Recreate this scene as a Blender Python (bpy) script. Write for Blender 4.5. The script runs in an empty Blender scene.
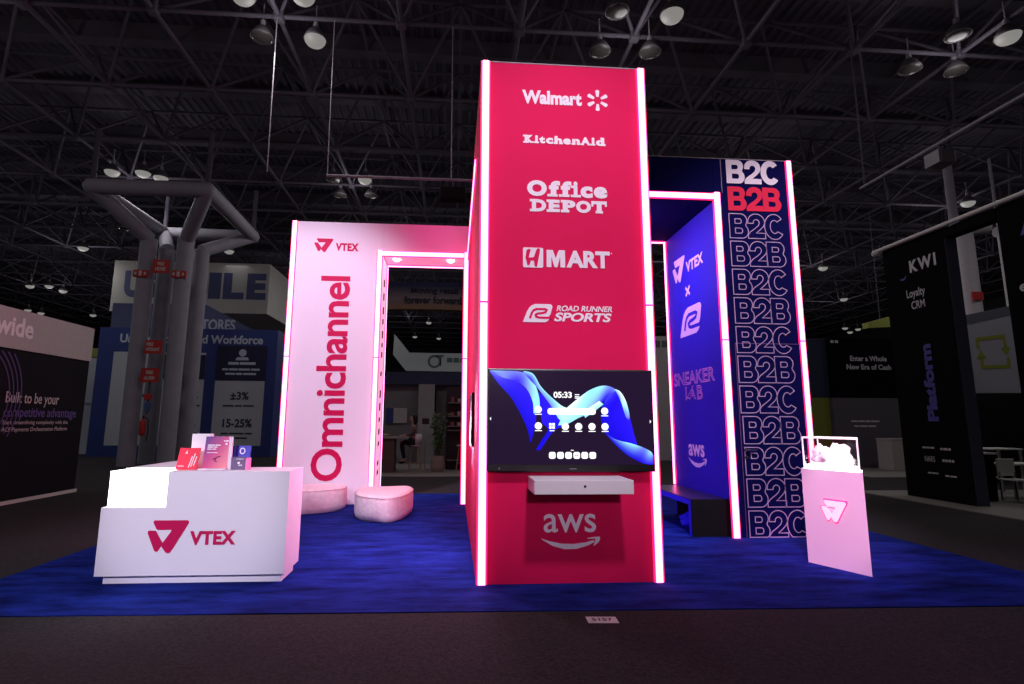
import bpy, bmesh, math, random
from mathutils import Vector, Matrix
from mathutils.geometry import tessellate_polygon
random.seed(5)
C = bpy.context.scene.collection
PI = math.pi
# ------------------------------------------------------------------ materials
def lin(c):
    return tuple(((v/255)/12.92 if v/255 <= .04045 else ((v/255+.055)/1.055)**2.4) for v in c)
MATS = {}
def mat(name, rgb, rough=.5, metal=0., emit=None, strength=0., var=.06, scale=8., bump=0., bscale=60., spec=.5, alpha=None, vcol=False):
    """rgb is sRGB 0-255; a soft procedural noise varies the colour a little"""
    if name in MATS: return MATS[name]
    m = bpy.data.materials.new(name); m.use_nodes = True
    nt = m.node_tree; b = nt.nodes['Principled BSDF']
    c = lin(rgb)
    b.inputs['Roughness'].default_value = rough; b.inputs['Metallic'].default_value = metal
    b.inputs['Specular IOR Level'].default_value = spec
    tc = nt.nodes.new('ShaderNodeTexCoord')
    if var > 0:
        n = nt.nodes.new('ShaderNodeTexNoise'); n.inputs['Scale'].default_value = scale; n.inputs['Detail'].default_value = 4
        r = nt.nodes.new('ShaderNodeValToRGB')
        r.color_ramp.elements[0].position = .3; r.color_ramp.elements[1].position = .7
        r.color_ramp.elements[0].color = (*[v*(1-var) for v in c], 1); r.color_ramp.elements[1].color = (*[min(1, v*(1+var)) for v in c], 1)
        nt.links.new(tc.outputs['Object'], n.inputs['Vector']); nt.links.new(n.outputs['Fac'], r.inputs['Fac'])
        nt.links.new(r.outputs['Color'], b.inputs['Base Color'])
    else:
        b.inputs['Base Color'].default_value = (*c, 1)
    if emit is not None:
        b.inputs['Emission Color'].default_value = (*emit, 1); b.inputs['Emission Strength'].default_value = strength
    if vcol:
        a = nt.nodes.new('ShaderNodeVertexColor'); a.layer_name = 'Col'
        nt.links.new(a.outputs['Color'], b.inputs['Emission Color']); b.inputs['Emission Strength'].default_value = strength
    if bump > 0:
        n2 = nt.nodes.new('ShaderNodeTexNoise'); n2.inputs['Scale'].default_value = bscale; n2.inputs['Detail'].default_value = 3
        bp = nt.nodes.new('ShaderNodeBump'); bp.inputs['Strength'].default_value = bump; bp.inputs['Distance'].default_value = .02
        nt.links.new(tc.outputs['Object'], n2.inputs['Vector']); nt.links.new(n2.outputs['Fac'], bp.inputs['Height'])
        nt.links.new(bp.outputs['Normal'], b.inputs['Normal'])
    MATS[name] = m; return m
def carpet_mat(name, dark, light, stretch, sc, bump, rough=1.):
    m = bpy.data.materials.new(name); m.use_nodes = True; nt = m.node_tree; b = nt.nodes['Principled BSDF']
    b.inputs['Roughness'].default_value = rough; b.inputs['Specular IOR Level'].default_value = .05
    tc = nt.nodes.new('ShaderNodeTexCoord'); mp = nt.nodes.new('ShaderNodeMapping'); mp.inputs['Scale'].default_value = stretch
    n = nt.nodes.new('ShaderNodeTexNoise'); n.inputs['Scale'].default_value = sc; n.inputs['Detail'].default_value = 9; n.inputs['Roughness'].default_value = .68
    r = nt.nodes.new('ShaderNodeValToRGB'); r.color_ramp.elements[0].position = .33; r.color_ramp.elements[1].position = .68
    r.color_ramp.elements[0].color = (*lin(dark), 1); r.color_ramp.elements[1].color = (*lin(light), 1)
    n2 = nt.nodes.new('ShaderNodeTexNoise'); n2.inputs['Scale'].default_value = 140; n2.inputs['Detail'].default_value = 2
    bp = nt.nodes.new('ShaderNodeBump'); bp.inputs['Strength'].default_value = bump; bp.inputs['Distance'].default_value = .01
    for a, c in ((tc.outputs['Object'], mp.inputs['Vector']), (mp.outputs['Vector'], n.inputs['Vector']), (n.outputs['Fac'], r.inputs['Fac']), (r.outputs['Color'], b.inputs['Base Color']),
                 (tc.outputs['Object'], n2.inputs['Vector']), (n2.outputs['Fac'], bp.inputs['Height']), (bp.outputs['Normal'], b.inputs['Normal'])):
        nt.links.new(a, c)
    MATS[name] = m; return m
def glass_mat(name, tint=(255, 255, 255), gloss=.06):
    m = bpy.data.materials.new(name); m.use_nodes = True; nt = m.node_tree
    nt.nodes.remove(nt.nodes['Principled BSDF']); out = nt.nodes['Material Output']
    t = nt.nodes.new('ShaderNodeBsdfTransparent'); t.inputs[0].default_value = (*[v*.97 for v in lin(tint)], 1)
    g = nt.nodes.new('ShaderNodeBsdfGlossy'); g.inputs['Roughness'].default_value = .03
    lw = nt.nodes.new('ShaderNodeLayerWeight'); lw.inputs['Blend'].default_value = .5; pw = nt.nodes.new('ShaderNodeMath'); pw.operation = 'POWER'; pw.inputs[1].default_value = 4; f = nt.nodes.new('ShaderNodeMath'); f.operation = 'MULTIPLY_ADD'; f.inputs[1].default_value = .5; f.inputs[2].default_value = .03; nt.links.new(lw.outputs['Facing'], pw.inputs[0]); nt.links.new(pw.outputs[0], f.inputs[0])
    mx = nt.nodes.new('ShaderNodeMixShader')
    nt.links.new(f.outputs[0], mx.inputs[0]); nt.links.new(t.outputs[0], mx.inputs[1]); nt.links.new(g.outputs[0], mx.inputs[2]); nt.links.new(mx.outputs[0], out.inputs[0])
    MATS[name] = m; return m

crimson = mat('crimson_fabric', (224, 15, 86), .75, var=.02, scale=2, spec=.2)
navy = mat('navy_fabric', (13, 15, 74), .8, var=.03, scale=2, spec=.04)
navy_in = mat('violet_navy_fabric', (48, 40, 190), .6, var=.03, scale=2, spec=.25)
white_f = mat('white_fabric', (232, 222, 236), .7, var=.01, scale=2, spec=.2)
white_p = mat('white_laminate', (235, 230, 236), .45, var=.01, scale=3)
pink_trim = mat('pink_trim', (250, 150, 190), .5, var=.02)
print_white = mat('white_print', (245, 235, 245), .6, var=0, spec=.2)
print_crimson = mat('crimson_print', (196, 6, 80), .6, var=0, spec=.2)
print_red = mat('red_print', (228, 22, 70), .6, var=0, spec=.2)
print_line = mat('lavender_line_print', (186, 158, 200), .6, var=0, spec=.2)
print_dark = mat('dark_violet_print', (70, 20, 80), .6, var=0, spec=.2)
led = mat('led_core', (255, 220, 230), .5, var=0, emit=(1, .15, .42), strength=7.0)
led_edge = mat('led_edge', (255, 60, 110), .5, var=0, emit=(1, .012, .14), strength=1.7)
led_white = mat('white_led', (255, 250, 255), .5, var=0, emit=(1, .93, 1), strength=9)
black = mat('black_plastic', (14, 13, 16), .35, var=.1, scale=20)
black_m = mat('black_matte', (16, 15, 20), .8, var=.1, scale=6, spec=.2)
steel = mat('painted_steel', (92, 87, 98), .8, var=.12, scale=1.5, spec=.08)
steel_l = mat('light_painted_steel', (150, 145, 152), .6, var=.08, scale=2)
deckm = mat('deck_metal', (92, 88, 100), .9, var=.15, scale=.6, spec=.0)
concrete = mat('painted_column', (150, 146, 158), .7, var=.08, scale=2)
signwhite = mat('sign_white', (215, 214, 206), .7, var=.03, scale=1)
signred = mat('sign_red', (190, 40, 36), .6, var=.04)
chrome = mat('chrome', (190, 185, 195), .2, 1.0, var=.03)
lamp_on = mat('lamp_lens_lit', (70, 68, 64), .5, var=0, emit=(1, .98, .92), strength=.22)
lamp_off = mat('lamp_lens_off', (66, 63, 60), .25, var=.08)
acrylic = glass_mat('clear_acrylic')
# ------------------------------------------------------------------ builders
class MB:
    def __init__(s): s.v = []; s.f = []; s.smooth = []; s.col = {}
    def add(s, vs, fs, smooth=False):
        o = len(s.v); s.v += [Vector(v) for v in vs]; s.f += [tuple(i+o for i in f) for f in fs]; s.smooth += [smooth]*len(fs); return o
    def box(s, x0, x1, y0, y1, z0, z1, bev=0.):
        if bev <= 0:
            s.add([(x0,y0,z0),(x1,y0,z0),(x1,y1,z0),(x0,y1,z0),(x0,y0,z1),(x1,y0,z1),(x1,y1,z1),(x0,y1,z1)],
                  [(0,3,2,1),(4,5,6,7),(0,1,5,4),(1,2,6,5),(2,3,7,6),(3,0,4,7)])
        else:
            bm = bmesh.new(); bmesh.ops.create_cube(bm, size=1)
            for v in bm.verts: v.co = Vector((x0+(v.co.x+.5)*(x1-x0), y0+(v.co.y+.5)*(y1-y0), z0+(v.co.z+.5)*(z1-z0)))
            bmesh.ops.bevel(bm, geom=bm.edges[:], offset=bev, segments=2, profile=.5, affect='EDGES'); s.bm(bm)
        return s
    def bm(s, bm, smooth=False):
        bm.verts.index_update(); s.add([v.co.copy() for v in bm.verts], [[v.index for v in f.verts] for f in bm.faces], smooth); bm.free(); return s
    def tube(s, a, b, r, n=8, r2=None, caps=True):
        a = Vector(a); b = Vector(b); d = (b-a).normalized(); r2 = r if r2 is None else r2
        p = d.orthogonal().normalized(); q = d.cross(p); vs = []
        for k in range(n):
            t = 2*PI*k/n; w = p*math.cos(t)+q*math.sin(t); vs += [a+w*r, b+w*r2]
        fs = [(2*k, 2*((k+1) % n), 2*((k+1) % n)+1, 2*k+1) for k in range(n)]
        s.add(vs, fs, True)
        if caps: s.add([vs[2*k] for k in range(n)], [tuple(range(n-1, -1, -1))]); s.add([vs[2*k+1] for k in range(n)], [tuple(range(n))])
        return s
    def path(s, pts, r, n=8):
        for i in range(len(pts)-1): s.tube(pts[i], pts[i+1], r, n)
        return s
    def lathe(s, prof, c, n=24, smooth=True):
        vs = [(c[0]+r*math.cos(2*PI*k/n), c[1]+r*math.sin(2*PI*k/n), c[2]+z) for (r, z) in prof for k in range(n)]
        fs = [(i*n+k, i*n+(k+1) % n, (i+1)*n+(k+1) % n, (i+1)*n+k) for i in range(len(prof)-1) for k in range(n)]
        s.add(vs, fs, smooth); return s
    def prism(s, pts, z0, z1, smooth=False):
        """plan polygon (ccw) raised from z0 to z1"""
        n = len(pts); vs = [(x, y, z0) for x, y in pts]+[(x, y, z1) for x, y in pts]
        s.add(vs, [(i, (i+1) % n, n+(i+1) % n, n+i) for i in range(n)], smooth); s.add(vs, [tuple(range(n-1, -1, -1)), tuple(range(n, 2*n))]); return s
    def build(s, name, m, parent=None, loc=None):
        me = bpy.data.meshes.new(name); o = bpy.data.objects.new(name, me)
        if parent is not None: L = Vector(parent['_w'])
        elif loc is not None: L = Vector(loc)
        else:
            xs = [v.x for v in s.v]; ys = [v.y for v in s.v]; L = Vector(((min(xs)+max(xs))/2, (min(ys)+max(ys))/2, min(v.z for v in s.v)))
        me.from_pydata([v-L for v in s.v], [], s.f)
        for p_, sm in zip(me.polygons, s.smooth): p_.use_smooth = sm
        bm = bmesh.new(); bm.from_mesh(me); bmesh.ops.recalc_face_normals(bm, faces=bm.faces[:]); bm.to_mesh(me); bm.free()
        if s.col:
            a = me.color_attributes.new('Col', 'FLOAT_COLOR', 'POINT')
            for i in range(len(s.v)): a.data[i].color = (*s.col.get(i, (0, 0, 0)), 1)
        me.materials.append(m); C.objects.link(o)
        if parent is not None: o.parent = parent; o['_w'] = parent['_w']
        else: o.location = L; o['_w'] = tuple(L)
        return o
def tag(o, label, cat, group=None, kind=None):
    o['label'] = label; o['category'] = cat
    if group: o['group'] = group
    if kind: o['kind'] = kind
    return o
def thing(name, label, cat, loc, group=None):
    o = bpy.data.objects.new(name, None); C.objects.link(o); o.location = loc; o['_w'] = tuple(loc); o.empty_display_size = .1
    return tag(o, label, cat, group)
def struct(o): o['kind'] = 'structure'; return o
def dup(root, loc, label=None, group=None):
    r = root.copy(); C.objects.link(r); r.location = loc; r['_w'] = tuple(loc)
    if label: r['label'] = label
    if group: r['group'] = group
    for ch in list(root.children):
        c = ch.copy(); C.objects.link(c); c.parent = r
        for g in ch.children:
            d = g.copy(); C.objects.link(d); d.parent = c
    return r
class Plane:
    """a flat face: world point for (a along r, b along u), lifted h off it"""
    def __init__(s, o, r, u=(0, 0, 1)):
        s.o = Vector(o); s.r = Vector(r).normalized(); s.u = Vector(u).normalized(); s.n = s.r.cross(s.u)
    def __call__(s, a, b, h=0.): return s.o+s.r*a+s.u*b+s.n*h
    def shift(s, h): return Plane(s.o+s.n*h, s.r, s.u)
def tess(*loops): return [tuple(t) for t in tessellate_polygon(list(loops))]
def poly(mb, P, pts, h=.006, t=.003):
    """flat printed/cut shape on plane P; concave outlines allowed"""
    n = len(pts)
    ar = sum(pts[i][0]*pts[(i+1) % n][1]-pts[(i+1) % n][0]*pts[i][1] for i in range(n))
    if ar < 0: pts = pts[::-1]
    f = [P(a, b, h) for a, b in pts]; bk = [P(a, b, h-t) for a, b in pts]
    mb.add(f, tess([Vector((a, b, 0)) for a, b in pts]))
    mb.add(f+bk, [(i, i+n, (i+1) % n+n, (i+1) % n) for i in range(n)])
    return mb
def rect(mb, P, a0, b0, a1, b1, h=.006, t=.003): return poly(mb, P, [(a0, b0), (a1, b0), (a1, b1), (a0, b1)], h, t)
def ell(mb, P, ca, cb, ra, rb, h=.006, n=18): return poly(mb, P, [(ca+ra*math.cos(2*PI*k/n), cb+rb*math.sin(2*PI*k/n)) for k in range(n)], h)
def rrect(a0, b0, a1, b1, r, n=4):
    out = []
    for cx, cy, t0 in ((a1-r, b1-r, 0), (a0+r, b1-r, 90), (a0+r, b0+r, 180), (a1-r, b0+r, 270)):
        for k in range(n+1):
            t = math.radians(t0+90*k/n); out.append((cx+r*math.cos(t), cy+r*math.sin(t)))
    return out
def ribbon(mb, P, pts, w, h=.006, closed=False):
    """a stroke of width w following pts on plane P (mitred)"""
    n = len(pts); L = []; R = []
    for i, (x, y) in enumerate(pts):
        a = pts[(i-1) % n] if (closed or i > 0) else pts[i]; b = pts[(i+1) % n] if (closed or i < n-1) else pts[i]
        d1 = Vector((x-a[0], y-a[1])); d2 = Vector((b[0]-x, b[1]-y))
        if d1.length < 1e-9: d1 = d2
        if d2.length < 1e-9: d2 = d1
        d1.normalize(); d2.normalize(); t = d1+d2
        t = t.normalized() if t.length > 1e-4 else d2
        nn = Vector((-t.y, t.x)); k = 1/max(.5, nn.dot(Vector((-d2.y, d2.x))))
        ww = w[i] if isinstance(w, (list, tuple)) else w
        L.append(P(x+nn.x*ww/2*k, y+nn.y*ww/2*k, h)); R.append(P(x-nn.x*ww/2*k, y-nn.y*ww/2*k, h))
    m = n if closed else n-1
    mb.add(L+R, [(i, n+i, n+(i+1) % n, (i+1) % n) for i in range(m)])
    return mb
_cache = {}
def glyphs(body, bold=0., space=1., shear=0., line=1., align='LEFT'):
    key = (body, bold, space, shear, line, align)
    if key not in _cache:
        cu = bpy.data.curves.new('t', 'FONT'); cu.body = body; cu.offset = bold; cu.space_character = space; cu.shear = shear
        cu.space_line = line; cu.align_x = align; cu.resolution_u = 4; cu.size = 1
        o = bpy.data.objects.new('t', cu); C.objects.link(o); dg = bpy.context.evaluated_depsgraph_get(); dg.update()
        me = bpy.data.meshes.new_from_object(o.evaluated_get(dg))
        vs = [v.co.copy() for v in me.vertices]; fs = [tuple(p_.vertices) for p_ in me.polygons]
        bpy.data.objects.remove(o); bpy.data.curves.remove(cu); bpy.data.meshes.remove(me)
        _cache[key] = (vs, fs)
    return _cache[key]
def text(mb, P, body, a0, b0, a1, b1, bold=.02, space=1., shear=0., h=.006, turn=0, line=1., align='LEFT', cap=None):
    """lettering fitted into the rectangle a0..a1 x b0..b1 of plane P; turn=1 runs it upward"""
    vs, fs = glyphs(body, bold, space, shear, line, align)
    x0 = min(v.x for v in vs); x1 = max(v.x for v in vs); y0 = min(v.y for v in vs); y1 = max(v.y for v in vs)
    out = []
    for v in vs:
        s = (v.x-x0)/(x1-x0); t = (v.y-y0)/(y1-y0)
        out.append(P(a0+s*(a1-a0), b0+t*(b1-b0), h) if not turn else P(a1-t*(a1-a0), b0+s*(b1-b0), h))
    mb.add(out, fs); return mb
def outline_text(mb, P, body, a0, b0, a1, b1, w, bold=.035, space=.86, h=.006):
    """only the contour of each letter, as a thin line"""
    vs, fs = glyphs(body, bold, space)
    x0 = min(v.x for v in vs); x1 = max(v.x for v in vs); y0 = min(v.y for v in vs); y1 = max(v.y for v in vs)
    q = [(a0+(v.x-x0)/(x1-x0)*(a1-a0), b0+(v.y-y0)/(y1-y0)*(b1-b0)) for v in vs]
    key = {}; idx = []
    for v in vs: idx.append(key.setdefault((round(v.x, 4), round(v.y, 4)), len(key)))
    co = {}
    for i, k in enumerate(idx): co[k] = q[i]
    cnt = {}
    for f in fs:
        g = [idx[i] for i in f]
        for i in range(len(g)):
            a, b = g[i], g[(i+1) % len(g)]
            if a != b: cnt.setdefault((min(a, b), max(a, b)), []).append((a, b))
    nxt = {e[0][0]: e[0][1] for e in cnt.values() if len(e) == 1}
    while nxt:
        a = next(iter(nxt)); loop = []
        while a in nxt: loop.append(a); a = nxt.pop(a)
        if len(loop) > 2: ribbon(mb, P, [co[k] for k in loop], w, h, True)
    return mb
def arc(cx, cy, rx, ry, t0, t1, n=7): return [(cx+rx*math.cos(math.radians(t0+(t1-t0)*k/n)), cy+ry*math.sin(math.radians(t0+(t1-t0)*k/n))) for k in range(n+1)]
HEAVY = {
 'B': [[(0, 0), (.60, 0)]+arc(.62, .285, .33, .285, -90, 48)+arc(.59, .735, .31, .265, -40, 90)+[(0, 1)], [(.29, .60), (.29, .79)]+arc(.53, .695, .085, .095, 90, -90)+[], [(.29, .20), (.29, .41)]+arc(.56, .305, .095, .105, 90, -90)],
 '2': [[(.0, 0), (.88, 0), (.88, .225), (.42, .225), (.62, .36)]+[(.80, .50), (.87, .63)]+arc(.445, .68, .43, .33, 5, 180, 12)+[(.015, .62), (.29, .62)]+arc(.445, .655, .155, .125, 180, -20, 7)+[(.54, .53), (.40, .43), (.12, .27), (.0, .14)]],
 'C': [arc(.50, .5, .50, .515, 40, 320, 26)+[(.90, .20), (.66, .30)]+arc(.51, .5, .22, .27, 312, 48, 14)+[(.66, .71)]],
}
def heavy(mb, P, body, a0, b0, a1, b1, w=0, h=.006, zc=None):
    """heavy grotesque B, 2, C: filled (w=0) or as contour lines of width w, cut off below zc"""
    W = {'B': .95, '2': .88, 'C': .97}; gap = -.02; tot = sum(W[c] for c in body)+gap*(len(body)-1); k = (a1-a0)/tot; x = a0
    for c in body:
        loops = [[(x+u*k, b0+v*(b1-b0)) for u, v in lp] for lp in HEAVY[c]]
        if zc is not None: loops = [[(u, max(zc, v)) for u, v in lp] for lp in loops]
        if w:
            for lp in loops: ribbon(mb, P, lp, w, h, True)
        else:
            fl = [Vector((u, v, 0)) for lp in loops for u, v in lp]; mb.add([P(v.x, v.y, h) for v in fl], tess(*[[Vector((u, v, 0)) for u, v in lp] for lp in loops]))
        x += (W[c]+gap)*k
    return mb
def bars(mb, P, a0, a1, b, hgt, segs, h=.006):
    """unreadably small line of print: a row of short dashes"""
    tot = sum(segs)+.35*(len(segs)-1); a = a0
    for s in segs:
        w = (a1-a0)*s/tot; rect(mb, P, a, b, a+w, b+hgt, h); a += w+(a1-a0)*.35/tot
    return mb
def tri_logo(mb, P, a0, b0, a1, b1, h=.006, t=.003):
    """inverted-triangle emblem: a bar with a long right stroke, and a short left stroke"""
    S = lambda pts: [(a0+x*(a1-a0), b1-y*(b1-b0)) for x, y in pts]
    poly(mb, P, S([(.135, 0), (.96, 0), (.995, .03), (1, .09), (.60, .97), (.55, 1), (.49, .98), (.37, .80), (.38, .70), (.585, .32), (.58, .29), (.235, .29), (.205, .26), (.115, .06)]), h, t)
    poly(mb, P, S([(.02, .31), (.19, .31), (.39, .69), (.38, .74), (.29, .93), (.25, .95), (.20, .92), (.0, .39), (.0, .34)]), h, t)
    return mb
def rr_logo(mb, P, a0, b0, a1, b1, sl=.22, h=.006):
    """leaf-shaped badge"""
    S = lambda pts: [(a0+x*(a1-a0), b1-y*(b1-b0)) for x, y in pts]
    return poly(mb, P, S([(.0, 1), (.14, .42), (.22, .2), (.3, .08), (.42, 0), (.92, 0), (.98, .05), (1, .14), (.93, .55), (.87, .7), (.93, .72), (.88, .86), (.82, .95), (.74, 1)]), h)
def rr_track(mb, P, a0, b0, a1, b1, w, h=.009):
    S = lambda pts: [(a0+x*(a1-a0), b1-y*(b1-b0)) for x, y in pts]
    ribbon(mb, P, S([(.24, .80), (.3, .5), (.36, .36), (.46, .28), (.74, .28), (.8, .33), (.76, .45), (.66, .5), (.5, .53), (.43, .6), (.45, .7), (.55, .75), (1.0, .75)]), w, h); return mb
def aws_smile(mb, P, a0, b0, a1, b1, h=.006):
    """curved arrow"""
    S = lambda pts: [(a0+x*(a1-a0), b1-y*(b1-b0)) for x, y in pts]
    top = [(.0, .12), (.15, .36), (.35, .55), (.55, .58), (.75, .47), (.88, .3)]; bot = [(.91, .42), (.78, .72), (.6, .96), (.4, .98), (.2, .72), (.03, .25)]
    poly(mb, P, S(top+bot), h)
    poly(mb, P, S([(.78, .14), (.88, .05), (.99, .02), (1.0, .2), (.97, .45), (.9, .72), (.88, .7), (.91, .45), (.92, .22), (.87, .17), (.79, .19)]), h)
    return mb
def led_line(name, parent, a, b, n, w=.078, lift=.03, gaps=(), edge=.018, label='white-hot pink LED strip'):
    """LED profile from a to b on a face with normal n: bright core between two pink lips, broken at the panel joints"""
    a = Vector(a); b = Vector(b); n = Vector(n).normalized(); d = (b-a).normalized(); s = d.cross(n); L = (b-a).length
    cuts = [0]+list(gaps)+[L]; g = .012
    base = MB(); core = MB()
    def slab(mb, t0, t1, wd, h0, h1):
        p0 = a+d*t0; p1 = a+d*t1
        vs = [p0+s*wd/2+n*h0, p0-s*wd/2+n*h0, p1-s*wd/2+n*h0, p1+s*wd/2+n*h0, p0+s*wd/2*.86+n*h1, p0-s*wd/2*.86+n*h1, p1-s*wd/2*.86+n*h1, p1+s*wd/2*.86+n*h1]
        mb.add(vs, [(0,3,2,1),(4,5,6,7),(0,1,5,4),(1,2,6,5),(2,3,7,6),(3,0,4,7)])
    slab(base, 0, L, w+2*edge, .0, lift*.6)
    for i in range(len(cuts)-1): slab(core, cuts[i]+(g if i else 0), cuts[i+1]-(g if i < len(cuts)-2 else 0), w, lift*.6, lift)
    o = base.build(name, led_edge, parent); core.build('diffuser', led, o); return o
def skin(name, joints, edges, m, parent=None, sub=1, root=0, loc=None):
    """one continuous body grown over a jointed skeleton: joints = [(x,y,z,r)]"""
    me = bpy.data.meshes.new(name); me.from_pydata([j[:3] for j in joints], edges, [])
    o = bpy.data.objects.new(name, me); C.objects.link(o)
    o.modifiers.new('s', 'SKIN'); 
    for i, j in enumerate(joints):
        sv = me.skin_vertices[0].data[i]; sv.radius = (j[3], j[4] if len(j) > 4 else j[3]); sv.use_root = (i == root)
    o.modifiers.new('u', 'SUBSURF').levels = sub
    dg = bpy.context.evaluated_depsgraph_get(); dg.update(); ev = bpy.data.meshes.new_from_object(o.evaluated_get(dg))
    mb = MB(); mb.add([v.co.copy() for v in ev.vertices], [tuple(p_.vertices) for p_ in ev.polygons], True)
    bpy.data.objects.remove(o); bpy.data.meshes.remove(me); bpy.data.meshes.remove(ev)
    return mb.build(name, m, parent, loc) if m else mb
# ------------------------------------------------------------------ measured layout (metres)
TX0, TX1, TY0, H, WY, WL, WJ, ZL = .25, 2.165, 5.867, 5.695, 11.383, -3.40, -1.547, 5.08
RY, RXE, RXI, RYB = 7.966, 5.26, 4.057, 10.238
FRONT = Plane((0, TY0, 0), (1, 0, 0)); LEFTW = Plane((0, WY, 0), (1, 0, 0)); RIGHTW = Plane((0, RY, 0), (1, 0, 0)); INNER = Plane((RXI, 0, 0), (0, -1, 0))
ZL = 5.01; RXI = 3.98; RYB = 10.05; INNER = Plane((RXI, 0, 0), (0, -1, 0))
FZ = -.008   # hall floor level; the stand's carpet lies on it with its top at 0
# ------------------------------------------------------------------ floor and carpet
hall_c = carpet_mat('hall_carpet', (44, 42, 44), (70, 66, 68), (1, 1, 1), 45, .5)
blue_c = carpet_mat('blue_carpet', (9, 16, 76), (33, 54, 156), (1, 3.2, 1), 1.5, .6)
f = MB(); f.box(-45, 45, -4, 78, FZ-.1, FZ); struct(f.build('floor', hall_c))
f = MB(); f.prism([(-4.555, 5.2), (6.28, 4.93), (6.28, 13.0), (-4.555, 13.0)], FZ, 0)
tag(f.build('carpet', blue_c), 'bright blue carpet laid under the pink-lit exhibition stand', 'carpet')
mk = MB(); fl = Plane((0, 0, FZ), (1, -.05, 0), (.05, 1, 0)); rect(mk, fl, .885, 4.81, 1.13, 4.955, .004)
mk = MB(); P5 = Plane((1.245, 4.827, FZ), (.998, -.056, 0), (.056, .998, 0)); rect(mk, P5, -.125, -.072, .125, .072, .004)
t_ = tag(mk.build('floor_sticker', mat('sticker_white', (222, 216, 218), .7)), 'small white number sticker on grey floor before the blue carpet edge', 'sticker')
m = MB(); text(m, P5, '5157', -.085, -.03, .085, .035, .02, h=.006); m.build('lettering', black_m, t_)
# ------------------------------------------------------------------ red tower
tower = thing('exhibit_tower', 'tall crimson tower with white company logos and glowing pink edges', 'display tower', (1.2, 9, 0))
b = MB(); b.box(TX0, TX1, TY0, WY+1.0, 0, H); b.build('body', crimson, tower)
led_line('led_strip', tower, (TX0+.052, TY0, 0), (TX0+.052, TY0, H), (0, -1, 0), .074, gaps=(2.866,))
led_line('led_strip', tower, (TX1-.052, TY0, 0), (TX1-.052, TY0, H), (0, -1, 0), .074, gaps=(2.866,))
led_line('led_strip', tower, (TX0, 6.9, 4.97), (TX0, WY-.1, 4.97), (-1, 0, 0), .07)
b = MB(); b.box(TX0-.004, TX1+.004, TY0-.004, TY0+.05, H, H+.012); b.build('top_rail', steel_l, tower)
m = MB(); text(m, FRONT, 'Walmart', .719, 5.195, 1.412, 5.365, .045)
for k in range(6):
    t = PI/2+k*PI/3; c, s = math.cos(t), math.sin(t); cx, cz = 1.597, 5.275
    pts = []
    for (u, w) in ((.045, .014), (.118, .024), (.13, .012), (.13, -.012), (.118, -.024), (.045, -.014)): pts.append((cx+c*u-s*w, cz+s*u+c*w))
    poly(m, FRONT, pts)
m.build('logo_lettering', print_white, tower)
def slab_word(mb, P, letters, b0, b1, bold, serif, st):
    """heavy letters set one by one with flat slabs on their stems; serif = (a0, a1, 't'/'b' or a height) """
    for ch, a0, a1, lo, hi in letters: text(mb, P, ch, a0, b0+lo*(b1-b0), a1, b0+hi*(b1-b0), bold)
    for a0, a1, z in serif: rect(mb, P, a0, b0+z*(b1-b0), a1, b0+z*(b1-b0)+st, .0065)
m = MB(); K = lambda x: .729+(x-113)/412*.955
slab_word(m, FRONT, [('K', K(121), K(165), 0, 1), ('i', K(172), K(186), 0, 1), ('t', K(192), K(222), 0, .9), ('c', K(226), K(262), -.02, .74), ('h', K(268), K(306), 0, 1), ('e', K(311), K(349), -.02, .74),
    ('n', K(356), K(394), 0, .74), ('A', K(398), K(446), 0, 1), ('i', K(453), K(467), 0, 1), ('d', K(474), K(516), -.02, 1)], 4.715, 4.812, .06,
    [(K(113), K(141), 0), (K(113), K(141), .78), (K(148), K(170), 0), (K(167), K(191), 0), (K(264), K(284), 0), (K(290), K(310), 0), (K(352), K(372), 0), (K(380), K(398), 0), (K(394), K(414), 0), (K(432), K(450), 0), (K(449), K(471), 0), (K(505), K(522), 0), (K(496), K(512), .82)], .02)
m.build('logo_lettering', print_white, tower)
m = MB(); K = lambda x: .773+(x-130)/390*.905
slab_word(m, FRONT, [('O', K(130), K(226), 0, 1), ('f', K(236), K(290), 0, 1), ('f', K(294), K(346), 0, 1), ('i', K(356), K(376), 0, 1), ('c', K(390), K(450), -.02, .72), ('e', K(455), K(522), -.02, .72)], 4.085, 4.272, .06,
    [(K(228), K(278), 0), (K(284), K(336), 0), (K(342), K(392), 0), (K(342), K(366), .58)], .03)
slab_word(m, FRONT, [('D', K(153), K(222), 0, 1), ('E', K(234), K(288), 0, 1), ('P', K(302), K(364), 0, 1), ('O', K(367), K(440), 0, 1), ('T', K(442), K(518), 0, 1)], 3.905, 4.048, .06,
    [(K(143), K(182), 0), (K(143), K(182), .8), (K(224), K(262), 0), (K(224), K(262), .8), (K(293), K(334), 0), (K(293), K(334), .8), (K(462), K(498), 0)], .03)
for x in (442, 508): rect(m, FRONT, K(x), 3.985, K(x+10), 4.048, .0068)
m.build('logo_lettering', print_white, tower)
m = MB(); poly(m, FRONT, rrect(.726, 3.262, .948, 3.488, .018)); text(m, FRONT, 'ART', 1.205, 3.272, 1.69, 3.466, .045); K = lambda pts: [(.985+x*.205, 3.272+y*.194) for x, y in pts]; poly(m, FRONT, K([(0, 0), (0, 1), (.34, 1), (.5, .52), (.66, 1), (1, 1), (1, 0), (.74, 0), (.74, .62), (.58, 0), (.42, 0), (.26, .62), (.26, 0)])); rect(m, FRONT, 1.705, 3.44, 1.715, 3.45)
o = m.build('logo_lettering', print_white, tower)
m = MB(); S = lambda pts: [(.726+(x-78)/192*.222, 3.488-(y-80)/192*.226) for x, y in pts]
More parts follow.
